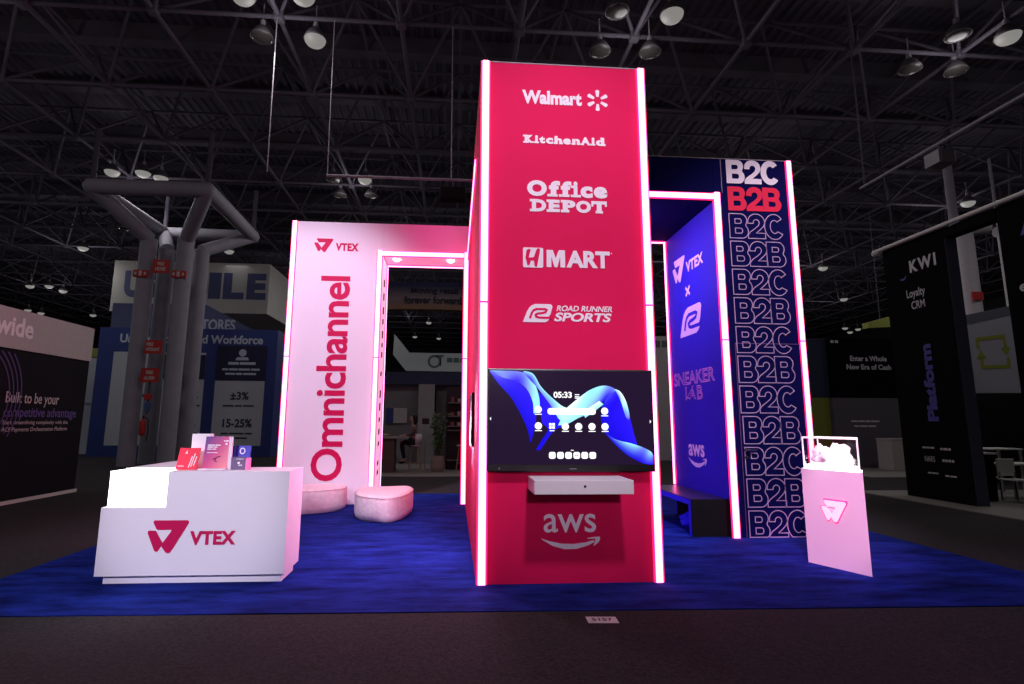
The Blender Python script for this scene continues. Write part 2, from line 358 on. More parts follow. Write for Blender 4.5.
poly(m, FRONT, S([(112, 105), (135, 95), (152, 100), (140, 140), (132, 178), (182, 172), (205, 100), (222, 84), (240, 90), (236, 130), (222, 200), (212, 262), (188, 262), (182, 205), (152, 205), (140, 246), (118, 250), (112, 215), (100, 180)]), .0095)
m.build('logo_stroke', crimson, o)
m = MB(); rr_logo(m, FRONT, .722, 2.658, 1.045, 2.858); text(m, FRONT, 'ROAD RUNNER', 1.088, 2.783, 1.702, 2.846, .025, shear=.22); text(m, FRONT, 'SPORTS', 1.062, 2.67, 1.692, 2.768, .035, shear=.22)
o = m.build('logo_lettering', print_white, tower)
m = MB(); rr_track(m, FRONT, .722, 2.658, 1.045, 2.858, .024); m.build('logo_stroke', crimson, o)
m = MB(); text(m, FRONT, 'aws', .93, .49, 1.47, .672, .008); aws_smile(m, FRONT, .90, .325, 1.512, .45); m.build('logo_lettering', print_white, tower)
# wall screen on the tower's left flank, seen edge-on
ws = thing('wall_screen', 'thin dark screen on the left flank of the crimson tower', 'screen', (TX0-.03, 7.3, 1.3))
b = MB(); b.box(TX0-.035, TX0, 6.85, 7.75, 1.3, 1.95); b.build('frame', black, ws)
b = MB(); b.box(TX0-.039, TX0-.036, 6.88, 7.72, 1.33, 1.92); b.build('screen', mat('dark_glass', (20, 12, 26), .55, var=0), ws)
# ------------------------------------------------------------------ television
YT = TY0-.095; k_ = YT/TY0; zz = lambda z: 1.6+(z-1.6)*k_
tx0, tx1, tz0, tz1 = .346*k_, 2.123*k_, zz(1.088), zz(2.158)
tv = thing('television', 'large flat television showing blue waves and app icons on tower', 'television', ((tx0+tx1)/2, TY0-.05, tz0))
b = MB(); b.box(tx0, tx1, YT+.004, TY0-.034, tz0, tz1, .012); b.build('frame', black, tv)
b = MB(); b.box(tx0+.5, tx1-.5, TY0-.034, TY0, tz0+.25, tz1-.25); b.build('wall_bracket', black_m, tv)
SCR = Plane((0, YT+.004, 0), (1, 0, 0)); sx0, sx1, sz0, sz1 = .365*k_, 2.102*k_, zz(1.163), zz(2.135)
b = MB(); rect(b, SCR, sx0, sz0, sx1, sz1, .002, .002)
scr = b.build('screen', mat('screen_glass', (14, 10, 20), .12, var=0, emit=lin((44, 26, 58)), strength=.6, spec=.5), tv)
SX = lambda x: sx0+(x-45)/945*(sx1-sx0); SY = lambda y: sz1-(y-55)/545*(sz1-sz0)
wall_m = mat('screen_picture', (0, 0, 0), .15, var=0, vcol=True, strength=1.35)
def cr(P, n=6):
    out = []
    for i in range(len(P)-1):
        p0 = P[max(0, i-1)]; p1 = P[i]; p2 = P[i+1]; p3 = P[min(len(P)-1, i+2)]
        for k in range(n):
            t = k/n; out.append(tuple(.5*((2*b_)+(-a+c)*t+(2*a-5*b_+4*c-d)*t*t+(-a+3*b_-3*c+d)*t**3) for a, b_, c, d in zip(p0, p1, p2, p3)))
    out.append(tuple(P[-1])); return out
def sheet(mb, A, B, ca, cb, h, mid=None):
    """a fold of the wallpaper between two edge curves, coloured from edge to edge"""
    A = cr([tuple(a) for a in A]); B = cr([tuple(a) for a in B]); n = min(len(A), len(B)); rows = 5; idx = []
    cas = cr([tuple(c) for c in ca], max(1, (n-1)//max(1, len(ca)-1))) if len(ca) > 1 else [ca[0]]*n
    cbs = cr([tuple(c) for c in cb], max(1, (n-1)//max(1, len(cb)-1))) if len(cb) > 1 else [cb[0]]*n
    vs = []; cols = []
    for i in range(n):
        for j in range(rows):
            t = j/(rows-1); x = A[i][0]*(1-t)+B[i][0]*t; y = A[i][1]*(1-t)+B[i][1]*t
            x = min(max(x, 46), 989); y = min(max(y, 56), 599)
            vs.append(SCR(SX(x), SY(y), h)); c1 = cas[min(i, len(cas)-1)]; c2 = cbs[min(i, len(cbs)-1)]
            cols.append(lin([min(255, max(0, a*(1-t)+b_*t)) for a, b_ in zip(c1, c2)]))
    o = mb.add(vs, [(i*rows+j, i*rows+j+1, (i+1)*rows+j+1, (i+1)*rows+j) for i in range(n-1) for j in range(rows-1)])
    for i, c in enumerate(cols): mb.col[o+i] = c
DB, MBL, LB, CY, WH = (22, 10, 200), (40, 22, 250), (110, 130, 255), (150, 225, 250), (225, 255, 250)
w = MB()
sheet(w, [(48, 58), (110, 90), (200, 120), (290, 210), (315, 330), (285, 472)], [(48, 62), (100, 135), (170, 215), (225, 310), (265, 400), (280, 474)], [LB, MBL, MBL, DB], [MBL, DB, DB, DB], .0035)
sheet(w, [(330, 180), (400, 240), (455, 300), (480, 370), (420, 400), (335, 520)], [(330, 200), (340, 300), (350, 360), (380, 400), (345, 460), (312, 515)], [MBL, MBL, MBL, DB], [DB, MBL, DB, DB], .0038)
sheet(w, [(50, 57), (140, 57), (240, 66), (300, 120), (332, 210), (336, 300)], [(50, 58), (120, 95), (200, 120), (262, 165), (296, 240), (300, 305)], [CY, LB, LB, CY, CY, CY], [MBL, LB, MBL, LB, CY, CY], .0042)
sheet(w, [(245, 57), (300, 75), (345, 150), (420, 225), (490, 272), (560, 250)], [(240, 62), (280, 110), (330, 165), (400, 260), (440, 330), (480, 372)], [CY, CY, CY, CY, WH, WH], [LB, MBL, LB, LB, CY, CY], .0046)
sheet(w, [(495, 270), (560, 215), (630, 165), (700, 140), (750, 145), (785, 165)], [(440, 374), (490, 368), (560, 330), (630, 300), (700, 240), (735, 200)], [WH, WH, CY, CY, LB, LB], [CY, CY, CY, LB, DB, DB], .0050)
sheet(w, [(745, 150), (800, 180), (838, 250), (862, 340), (880, 420), (897, 484)], [(700, 260), (690, 320), (700, 390), (745, 440), (800, 470), (890, 488)], [LB, MBL, MBL, MBL, MBL, MBL], [DB, DB, DB, DB, DB, MBL], .0040)
sheet(w, [(770, 158), (805, 172), (835, 220), (852, 280), (858, 320), (856, 345)], [(780, 170), (800, 210), (815, 250), (828, 300), (838, 325), (852, 345)], [CY, WH, WH, CY, LB, MBL], [LB, LB, CY, LB, LB, MBL], .0054)
sheet(w, [(770, 460), (830, 470), (890, 486), (940, 505), (975, 525), (989, 545)], [(700, 405), (760, 475), (830, 540), (900, 580), (950, 597), (989, 599)], [LB, CY, CY, LB, CY, LB], [DB, DB, DB, DB, MBL, MBL], .0044)
sheet(w, [(585, 296), (640, 258), (682, 230)], [(598, 330), (650, 292), (706, 250)], [WH, WH], [CY, CY], .0058)
w.build('wallpaper', wall_m, scr)
ui = mat('screen_white', (0, 0, 0), .2, var=0, emit=(1, 1, 1), strength=1.3)
w = MB(); hh = .0075
text(w, SCR, '05:33', SX(416), SY(214), SX(522), SY(178), .03, h=hh)
for y in (192, 204, 212): rect(w, SCR, SX(540), SY(y+5), SX(566), SY(y), hh)
w.build('clock_lettering', ui, scr)
w = MB()
poly(w, SCR, rrect(SX(380), SY(312), SX(660), SY(274), .03), hh)
for x, y in ((327, 283), (712, 290), (327, 378), (482, 381), (559, 381), (636, 381), (712, 381)):
    ell(w, SCR, SX(x), SY(y), .037, .037, hh); rect(w, SCR, SX(x-20), SY(y+30), SX(x+20), SY(y+25), hh)
for dx in (-9, 9):
    for dy in (-9, 9): poly(w, SCR, rrect(SX(405+dx)-.013, SY(378+dy)-.013, SX(405+dx)+.013, SY(378+dy)+.013, .004), hh)
rect(w, SCR, SX(391), SY(408), SX(420), SY(403), hh)
for x in (405, 452, 498, 545, 591, 637): poly(w, SCR, rrect(SX(x)-.034, SY(547)-.034, SX(x)+.034, SY(547)+.034, .02), hh)
poly(w, SCR, [(SX(50), SY(338)), (SX(57), SY(328)), (SX(57), SY(348))], hh); poly(w, SCR, [(SX(984), SY(350)), (SX(976), SY(340)), (SX(976), SY(360))], hh)
rect(w, SCR, SX(512), SY(520), SX(528), SY(516), hh)
w.build('icons', ui, scr)
w = MB(); rr_ = mat('screen_red', (0, 0, 0), .2, var=0, emit=(1, .1, .15), strength=1.)
rect(w, SCR, SX(536), SY(552), SX(543), SY(543), .009); rect(w, SCR, SX(547), SY(552), SX(554), SY(543), .009); w.build('icon_mark', rr_, scr)
w = MB(); bars(w, SCR, SX(505), SX(543), SY(626), .008, (1, 1, 1, 1, 1), .003); ell(w, SCR, SX(105), SY(622), .007, .007, .003); w.build('bezel_lettering', mat('bezel_grey', (150, 150, 160), .5, var=0), tv)
# ------------------------------------------------------------------ shelf under the television
sh = thing('wall_shelf', 'white floating box shelf under the television on crimson tower', 'shelf', (1.245, TY0-.25, .925))
b = MB(); b.box(.767, 1.722, 5.37, TY0, .925, 1.055, .004); b.build('body', white_p, sh)
b = MB(); P = Plane((0, 5.37, 0), (1, 0, 0)); ell(b, P, 1.25, .998, .012, .012, .004); b.build('cable_grommet', black, sh)
# ------------------------------------------------------------------ white left portal
ZLL = 5.06
lp = thing('exhibit_wall', 'white portal wall reading Omnichannel with glowing pink edges', 'display wall', (-1.5, WY+.5, 0))
b = MB(); b.box(WL, WJ, WY, WY+1.0, 0, H); b.build('wall_panel', white_f, lp)
b = MB(); b.box(WJ+.003, TX0-.002, WY, WY+1.0, ZLL, H); lint = b.build('lintel', white_f, lp)
b = MB(); b.box(TX0-.075, TX0-.002, WY, WY+1.0, 0, ZLL-.001); b.build('jamb_post', crimson, lp)
led_line('led_strip', lp, (WL+.05, WY, 0), (WL+.05, WY, H), (0, -1, 0), .085, gaps=(2.866,))
led_line('led_strip', lp, (WJ-.04, WY, 0), (WJ-.04, WY, ZLL+.05), (0, -1, 0), .085, gaps=(2.866,))
led_line('led_strip', lp, (WJ+.0, WY, ZLL-.015), (TX0-.095, WY, ZLL-.015), (0, -1, 0), .09)
led_line('led_strip', lp, (TX0-.038, WY, 0), (TX0-.038, WY, ZLL+.05), (0, -1, 0), .085, gaps=(2.866,))
led_line('led_strip', lp, (WJ+.02, WY+.93, ZLL), (TX0-.08, WY+.93, ZLL), (0, 0, -1), .07)
led_line('led_strip', lp, (WJ, WY+.9, .0), (WJ, WY+.9, ZLL-.02), (1, 0, 0), .05)
for x in (-1.28, -.12):
    b = MB(); b.lathe([(.05, ZLL-.005), (.075, ZLL-.004), (.075, ZLL-.016), (.055, ZLL-.022), (.05, ZLL-.012)], (x, WY+.42, 0), 20); d = b.build('downlight', chrome, lp)
    b = MB(); b.lathe([(.001, ZLL-.06), (.05, ZLL-.045), (.085, ZLL-.014)], (x, WY+.42, 0), 20); b.build('lens', led_white, d)
m = MB(); tri_logo(m, LEFTW, -2.935, 5.045, -2.555, 5.335); text(m, LEFTW, 'VTEX', -2.50, 5.075, -2.03, 5.245, .05, 1.1); m.build('logo_lettering', print_crimson, lp)
m = MB(); text(m, LEFTW, 'Omnichannel', -2.765, .435, -2.165, 4.54, .021, .95, turn=1); m.build('headline_lettering', print_crimson, lp)
JAMB = Plane((WJ, 0, 0), (0, 1, 0)); m = MB()
z = 4.6
while z > .35:
    l = random.choice((.09, .12, .16)); poly(m, JAMB, [(WY+.42, z), (WY+.62, z+.03), (WY+.62, z-l+.03), (WY+.42, z-l)]); z -= l+random.choice((.1, .14, .14, .3))

b = MB(); rect(b, JAMB, WY+.05, .02, WY+.86, ZLL-.02, .0035, .0035); b.build('jamb_glow', mat('jamb_glow', (240, 220, 232), .6, var=0, emit=(1, .50, .76), strength=.75), lp)  # emission imitates LED strip light falling on the plain jamb face
b = MB(); b.box(WJ+.03, TX0-.09, WY+.06, WY+.86, ZLL-.004, ZLL-.0005); b.build('soffit_glow', mat('soffit_glow', (240, 200, 220), .6, var=0, emit=(1, .26, .50), strength=.6), lp)  # soffit made to glow in place of light from strips and downlights
m.build('jamb_print', print_dark, lp)
# ------------------------------------------------------------------ navy right portal with a door
rp = thing('exhibit_wall', 'navy portal wall with rows of outlined letters and a flush door', 'display wall', (4.0, RY+1, 0))
b = MB(); b.box(RXI, RXE, RY, RYB, 0, H); b.build('wall_panel', navy, rp)
b = MB(); b.box(RXI-.004, RXI, RY+.02, RYB-.01, 0, ZL); b.build('side_panel', navy_in, rp)
b = MB(); b.box(TX1+.002, RXI-.005, RY, RYB, ZL, H); b.build('lintel', navy, rp)
led_line('led_strip', rp, (RXE-.05, RY, 0), (RXE-.05, RY, H), (0, -1, 0), .07, gaps=(2.82,))
led_line('led_strip', rp, (RXI+.03, RY, 0), (RXI+.03, RY, ZL+.12), (0, -1, 0), .092, gaps=(2.82,))
led_line('led_strip', rp, (TX1+.01, RY, ZL+.055), (RXI, RY, ZL+.055), (0, -1, 0), .085)
led_line('led_strip', rp, (RXI-.004, RYB-.04, .52), (RXI-.004, RYB-.04, ZL-.01), (-1, 0, 0), .06)
led_line('led_strip', rp, (TX1+.02, RYB-.04, ZL), (RXI-.05, RYB-.04, ZL), (0, 0, -1), .05)
b = MB(); b.box(TX1, RXE, RY-.006, RY+.02, H, H+.012); b.box(4.1, 4.108, RY-.006, RY, ZL+.13, H); b.build('top_rail', steel_l, rp)
dr = MB(); dr.box(4.172, 5.152, RY-.005, RY, .004, 2.765); door = dr.build('door', navy, rp)
m = MB(); q = RIGHTW.shift(.001)
for a0, b0, a1, b1 in ((4.158, 2.768, 5.166, 2.78), (4.158, .004, 4.168, 2.768), (5.156, .004, 5.166, 2.768)): rect(m, q, a0, b0, a1, b1, .006, .005)
m.build('door_frame', mat('frame_violet', (96, 66, 120), .4, var=.03), rp)
h_ = MB(); h_.lathe([(.001, 0), (.026, 0), (.026, .012), (.001, .012)], (0, 0, 0), 16)
hv = MB(); hv.tube((4.225, RY-.005, 1.215), (4.225, RY-.02, 1.215), .028, 16); hv.tube((4.225, RY-.02, 1.215), (4.225, RY-.055, 1.215), .012, 10); hv.tube((4.22, RY-.055, 1.215), (4.36, RY-.055, 1.212), .011, 10)
hv.tube((4.225, RY-.005, 1.11), (4.225, RY-.02, 1.11), .026, 16); hv.build('door_handle', chrome, door)
RL = RIGHTW.shift(.006)
for i in range(13):
    top = 5.685-.4433*i; body = 'B2C' if i % 2 == 0 else 'B2B'; m = MB(); x0 = 4.185+(.02 if i > 8 else 0)
    if i < 2: heavy(m, RL, body, x0, top-.392, x0+.862, top); m.build('lettering', print_white if i == 0 else print_red, rp)
    else: heavy(m, RL, body, x0, top-.392, x0+.865, top, .0135, zc=.006); m.build('outlined_lettering', print_line, rp)
def ibox(y0, z0, y1, z1): return -y0, z0, -y1, z1
IN2 = INNER.shift(.005)
m = MB(); tri_logo(m, IN2, *ibox(9.70, 4.06, 9.16, 4.50)); text(m, IN2, 'VTEX', *ibox(9.12, 4.155, 8.45, 4.345), .045, 1.05)
a0, b0, a1, b1 = ibox(9.18, 3.76, 9.01, 3.91); ribbon(m, IN2, [(a0, b0), (a1, b1)], .05); ribbon(m, IN2, [(a0, b1), (a1, b0)], .05, .0065)
text(m, IN2, 'aws', *ibox(9.37, 1.055, 8.765, 1.25), .025); aws_smile(m, IN2, *ibox(9.39, .88, 8.70, 1.045))
rr_logo(m, IN2, *ibox(9.50, 3.07, 8.61, 3.55)); lo = m.build('logo_lettering', print_white, rp)
m = MB(); rr_track(m, IN2, *ibox(9.50, 3.07, 8.61, 3.55), .06); m.build('logo_stroke', navy_in, lo)
m = MB(); outline_text(m, IN2, 'SNEAKER', *ibox(9.85, 2.245, 8.28, 2.455), .016, .0, .98); outline_text(m, IN2, 'LAB', *ibox(9.38, 1.985, 8.73, 2.20), .016, .0, .98)
m.build('outlined_lettering', mat('violet_line_print', (226, 170, 236), .6, var=0), rp)
# ------------------------------------------------------------------ bench against the violet wall
bn = thing('bench', 'low black ended bench against the violet wall inside right portal', 'bench', (3.7, 9, 0))
bx0, by0, by1, bh = 3.415, 8.045, 9.9, .514
b = MB(); b.box(bx0, RXI-.01, by0, by0+.03, 0, bh); b.build('end_panel', black_m, bn)
blu = mat('blue_laminate', (40, 50, 225), .5, var=.03)
b = MB(); b.box(bx0, RXI-.01, by0+.031, by1, bh-.085, bh-.012); b.build('seat', blu, bn); b = MB(); b.box(bx0+.004, RXI-.01, by0+.031, by1, bh-.0115, bh); b.build('seat_pad', mat('dark_seat', (34, 22, 58), .35, var=.05), bn)
b = MB(); b.box(bx0, bx0+.05, by0+.031, by0+.12, 0, bh-.076); b.build('leg', blu, bn)
b = MB(); b.box(bx0, bx0+.05, by1-.09, by1, 0, bh-.076); b.build('leg', blu, bn)
b = MB(); b.box(RXI-.04, RXI-.011, by0+.031, by1, 0, bh-.076); b.build('back_panel', black_m, bn)
def lump(name, c, r, m_, label, cat, seed, amp=.18, parent=None):
    random.seed(seed); bm = bmesh.new(); bmesh.ops.create_icosphere(bm, subdivisions=3, radius=1)
    import mathutils
    for v in bm.verts:
        d = v.co.normalized(); n = mathutils.noise.noise(d*2.1+Vector((seed, 0, 0)))+.5*mathutils.noise.noise(d*5+Vector((0, seed, 0)))
        s = 1+amp*n*2; v.co = Vector((d.x*r[0]*s, d.y*r[1]*s, max(-r[2]*.82, d.z*r[2]*s)))
        v.co += Vector(c)
    mb = MB(); mb.bm(bm, True); zmin = min(v.z for v in mb.v)
    for v in mb.v: v.z += c[2]-zmin
    if parent is not None: return mb.build(name, m_, parent)
    return tag(mb.build(name, m_), label, cat)
lump('soft_bag', (3.68, 8.62, .002), (.18, .3, .13), mat('blue_cloth', (44, 56, 230), .9, var=.2, scale=12, bump=.4), 'crumpled blue cloth bag lying under the bench', 'bag', 3)
# ------------------------------------------------------------------ pedestal with clear case
d1 = Vector((.2795, -.6536, 0)).normalized(); PFL = Vector((4.163, 6.578, 0)); PFR = Vector((4.442, 5.924, 0)); back = Vector((.60, .80, 0)).normalized()
ped = thing('display_pedestal', 'white slanted pedestal carrying a glowing clear case', 'pedestal', (4.45, 6.4, 0))
dep = .46; top_z = 1.072
plan = [PFL, PFR, PFR+back*dep, PFL+Vector((.83, .55, 0)).normalized()*dep]
b = MB(); b.prism([(v.x, v.y) for v in plan], 0, top_z); b.build('body', white_p, ped)
PED = Plane(PFL, d1); m = MB(); tri_logo(m, PED, .225, .505, .505, .735, .022, .010); em = m.build('emblem', mat('glow_white', (245, 240, 245), .5, var=0, emit=(1, .85, .95), strength=.4), ped); m = MB(); tri_logo(m, PED, .208, .490, .522, .750, .008, .006); m.build('halo_light', led_edge, em)  # emission added so the emblem face reads whiter than the body
cc = sum(plan, Vector())/4; ins = [cc+(v-cc)*.9 for v in plan]; cz0, cz1 = top_z+.001, 1.43
case = thing('display_case', 'clear acrylic case with glowing white mound on the pedestal', 'display case', (cc.x, cc.y, cz0))
b = MB()
for i in range(4):
    a, c = ins[i], ins[(i+1) % 4]; n = (c-a).normalized().cross(Vector((0, 0, 1)))*-.006
    b.prism([(a.x, a.y), (c.x, c.y), (c.x+n.x, c.y+n.y), (a.x+n.x, a.y+n.y)], cz0+.03, cz1)
b.prism([(v.x, v.y) for v in ins], cz1, cz1+.008); b.build('glass', acrylic, case)
edge = mat('glowing_acrylic_edge', (255, 245, 250), .4, var=0, emit=(1, .82, .92), strength=.75)  # emission paints in the light caught by the acrylic edges
b = MB()
for i in range(4):
    a, c = ins[i], ins[(i+1) % 4]
    b.tube((a.x, a.y, cz0+.03), (a.x, a.y, cz1), .0085, 6); b.tube((a.x, a.y, cz1+.003), (c.x, c.y, cz1+.003), .0095, 6)
b.build('edge', edge, case)
b = MB(); b.prism([(v.x, v.y) for v in ins], cz0, cz0+.028); b.build('light_base', mat('case_led', (255, 250, 255), .5, var=0, emit=(1, .93, .98), strength=14), case)
lump('mound', (cc.x+.0, cc.y+.02, cz0+.029), (.20, .19, .09), mat('white_plush', (252, 250, 252), .9, var=.0, bump=.1, bscale=30), '', '', 8, .22, case)
b = MB(); b.prism([(cc.x+(v.x-cc.x)*.86, cc.y+(v.y-cc.y)*.86) for v in plan], cz0+.0285, cz0+.075)
sn = lump('mound', (cc.x-.08, cc.y+.10, cz0+.029), (.1, .1, .13), MATS['white_plush'], '', '', 12, .3, case)
rg = MB(); rc = Vector((cc.x+.055, cc.y-.01, cz0+.19)); pts = [rc+Vector((.028*math.cos(2*PI*k/14)*d1.x, .028*math.cos(2*PI*k/14)*d1.y, .026*math.sin(2*PI*k/14))) for k in range(15)]
rg.path(pts, .007, 6); lump('mound', (cc.x+.055, cc.y-.01, cz0+.03), (.12, .11, .145), MATS['white_plush'], '', '', 21, .2, case); rg.build('pull_loop', MATS['white_plush'], case)
# ------------------------------------------------------------------ reception counter
ct = thing('reception_counter', 'white reception counter with crimson emblem and a lit corner niche', 'counter', (-2.6, 6.3, 0))
cx0, cx1, cy0, cy1, ch, nx, nz = -3.475, -1.668, 6.02, 6.56, 1.085, -2.862, .735
b = MB(); b.box(cx0, cx1, cy0, cy1, .085, nz); b.box(nx, cx1, cy0, cy1, nz, ch); b.box(cx0-.04, nx, cy0+.44, cy1, nz, ch)
b.box(cx0-.04, cx0+.52, cy1, 7.62, .085, ch); b.build('body', white_p, ct)
b = MB(); b.box(cx0+.05, cx1-.04, cy0+.07, cy1-.05, 0, .084); b.box(cx0+.05, cx0+.45, cy1-.05, 7.55, 0, .084); b.build('plinth', white_p, ct)
g = MB(); g.box(cx0+.035, nx-.002, cy0+.03, cy0+.036, nz+.002, ch-.012); g.build('niche_glass', acrylic, ct)
g = MB(); g.box(cx0+.045, nx-.004, cy0+.04, cy0+.436, nz+.002, nz+.014); g.box(cx0+.045, nx-.004, cy0+.425, cy0+.437, nz+.016, ch-.014); g.box(cx0+.035, cx0+.043, cy0+.037, cy0+.424, nz+.016, ch-.014); g.box(cx0+.035, nx-.002, cy0+.03, cy0+.437, ch-.0115, ch-.001); g.build('niche_light', mat('niche_led', (255, 250, 255), .5, var=0, emit=(1, .95, .99), strength=6), ct)
CF = Plane((0, cy0, 0), (1, 0, 0)); m = MB(); tri_logo(m, CF, -3.005, .295, -2.62, .61); text(m, CF, 'VTEX', -2.60, .372, -2.155, .505, .045, 1.05); m.build('logo_lettering', print_crimson, ct)
it = thing('display_card', 'small pale card standing in the counter niche', 'card', (-3.36, cy0+.2, nz+.015))
b = MB(); b.box(-3.42, -3.30, cy0+.2, cy0+.208, nz+.015, nz+.22); b.build('board', white_p, it)
m = MB(); P = Plane((0, cy0+.2, 0), (1, 0, 0)); bars(m, P, -3.41, -3.33, nz+.18, .018, (2, 1, 2), .003); bars(m, P, -3.415, -3.31, nz+.14, .018, (1, 2, 1), .003); m.build('print', mat('grey_print', (150, 140, 150), .6, var=0), it)
# things on the counter top
def leaning(name, x0, x1, y, z1, lean, m_, label, cat, thick=.012):
    """board leaning back on the counter top; returns (thing, plane of its face)"""
    t = thing(name, label, cat, ((x0+x1)/2, y, ch)); L = z1-ch; P = Plane(((x0+x1)/2, y, ch+.0015), (1, 0, 0), (0, lean, 1)); L /= P.u.z; w = (x1-x0)/2
    b = MB(); pts = [P(a, bb, hh) for hh in (0, -thick) for a, bb in ((-w, 0), (w, 0), (w, L), (-w, L))]
    b.add(pts, [(0, 1, 2, 3), (7, 6, 5, 4), (0, 4, 5, 1), (1, 5, 6, 2), (2, 6, 7, 3), (3, 7, 4, 0)]); b.build('board', m_, t)
    return t, P, w, L
redm = mat('red_card', (245, 30, 66), .5, var=.02)
t, P, w, L = leaning('leaflet_card', -2.885, -2.675, 6.2, 1.305, .32, redm, 'tilted red leaflet at the left of the counter top display', 'leaflet')
m = MB(); poly(m, P, [(-.04, .17), (-.025, .205), (-.015, .17)], .003); 
for k, (a, l) in enumerate(((.022, .12), (.045, .14), (.068, .10))): ribbon(m, P, [(a, .02+.01*k), (a+.018, .02+.01*k+l)], .009, .003)
bars(m, P, -.09, -.03, .035, .006, (2, 3, 2), .003); m.build('print', print_white, t)
b = MB(); b.add([(-2.90, 6.195, ch+.002), (-2.66, 6.195, ch+.002), (-2.66, 6.33, ch+.002), (-2.90, 6.33, ch+.002), (-2.90, 6.195, ch+.006), (-2.66, 6.195, ch+.006), (-2.66, 6.33, ch+.006), (-2.90, 6.33, ch+.006)], [(0,3,2,1),(4,5,6,7),(0,1,5,4),(1,2,6,5),(2,3,7,6),(3,0,4,7)]); b.build('acrylic_foot', acrylic, t)
bx = thing('product_box', 'tall white upright box behind the red leaflet on counter', 'box', (-2.70, 6.42, ch))
b = MB(); b.box(-2.825, -2.63, 6.385, 6.47, ch+.001, 1.452, .004); b.build('body', white_p, bx); b = MB(); rect(b, Plane((0, 6.385, 0), (1, 0, 0)), -2.80, 1.30, -2.66, 1.303, .002); b.build('print', mat('pale_print', (225, 205, 225), .6, var=0), bx)
# purple flyer: its printed gradient runs across the sheet
fm = bpy.data.materials.new('flyer_print'); fm.use_nodes = True; nt = fm.node_tree; bs = nt.nodes['Principled BSDF']; tcn = nt.nodes.new('ShaderNodeTexCoord'); sx = nt.nodes.new('ShaderNodeSeparateXYZ'); rp_ = nt.nodes.new('ShaderNodeValToRGB'); ma = nt.nodes.new('ShaderNodeMath'); ma.operation = 'ADD'
mu = nt.nodes.new('ShaderNodeMath'); mu.operation = 'MULTIPLY'; mu.inputs[1].default_value = .55; m2 = nt.nodes.new('ShaderNodeMath'); m2.operation = 'SUBTRACT'
nt.links.new(tcn.outputs['Generated'], sx.inputs[0]); nt.links.new(sx.outputs['X'], mu.inputs[0]); nt.links.new(mu.outputs[0], ma.inputs[0]); ma.inputs[1].default_value = .5; nt.links.new(ma.outputs[0], m2.inputs[0])
mz = nt.nodes.new('ShaderNodeMath'); mz.operation = 'MULTIPLY'; mz.inputs[1].default_value = .5; nt.links.new(sx.outputs['Z'], mz.inputs[0]); nt.links.new(mz.outputs[0], m2.inputs[1]); nt.links.new(m2.outputs[0], rp_.inputs[0])
e = rp_.color_ramp.elements; e[0].position = .05; e[0].color = (*lin((76, 18, 130)), 1); e[1].position = .95; e[1].color = (*lin((240, 130, 140)), 1); x_ = e.new(.5); x_.color = (*lin((200, 40, 120)), 1)
nt.links.new(rp_.outputs[0], bs.inputs['Base Color']); bs.inputs['Roughness'].default_value = .4
t, P, w, L = leaning('flyer', -2.645, -2.385, 6.26, 1.425, .16, fm, 'purple and coral gradient flyer upright in the middle of the counter', 'flyer')
m = MB(); bars(m, P, -.10, .03, .245, .012, (4, 3), .003); bars(m, P, -.10, .0, .225, .012, (3, 2), .003); bars(m, P, -.10, -.01, .205, .010, (2, 2), .003); bars(m, P, -.10, .01, .17, .006, (3, 2, 3), .003); bars(m, P, .06, .11, .29, .012, (3,), .003); ell(m, P, .09, .265, .012, .01, .003); m.build('print', print_white, t)
m = MB(); ribbon(m, P, [(-.03, .10), (.0, .115), (.02, .13), (.045, .132)], .008, .003); ribbon(m, P, [(.005, .118), (-.01, .09), (.015, .075)], .008, .003); m.build('figure_print', print_dark, t)
b = MB(); b.box(-2.655, -2.375, 6.19, 6.30, ch+.001, ch+.012); b.box(-2.375, -2.34, 6.24, 6.26, ch+.001, 1.425); b.build('acrylic_stand', mat('frosted_acrylic', (245, 225, 240), .3, var=0), t)
t, P, w, L = leaning('card', -2.365, -2.195, 6.36, 1.325, .1, mat('blue_card', (50, 50, 190), .5, var=.2, scale=20), 'blue card standing behind the small grey box on counter', 'card')
m = MB(); ribbon(m, P, [(-.025+.025*math.cos(2*PI*k/12)+.025, .185+.03*math.sin(2*PI*k/12)) for k in range(12)], .011, .003, True); m.build('print', print_white, t)
bx = thing('product_box', 'small grey violet box at right end of the counter display', 'box', (-2.25, 6.28, ch))
b = MB(); b.box(-2.335, -2.190, 6.22, 6.30, ch+.001, 1.212, .003); b.build('body', mat('grey_box', (110, 90, 126), .5, var=.05), bx)
b = MB(); b.box(-2.189, -2.155, 6.225, 6.30, ch+.001, 1.205, .002); b.build('sleeve', mat('pink_box', (250, 130, 190), .5, var=.02), bx)
m = MB(); P = Plane((0, 6.22, 0), (1, 0, 0)); ell(m, P, -2.255, 1.155, .014, .012, .003); bars(m, P, -2.255, -2.22, 1.125, .012, (1, 1), .003); bars(m, P, -2.28, -2.205, 1.192, .006, (1, 2, 1), .003); m.build('print', print_white, bx)
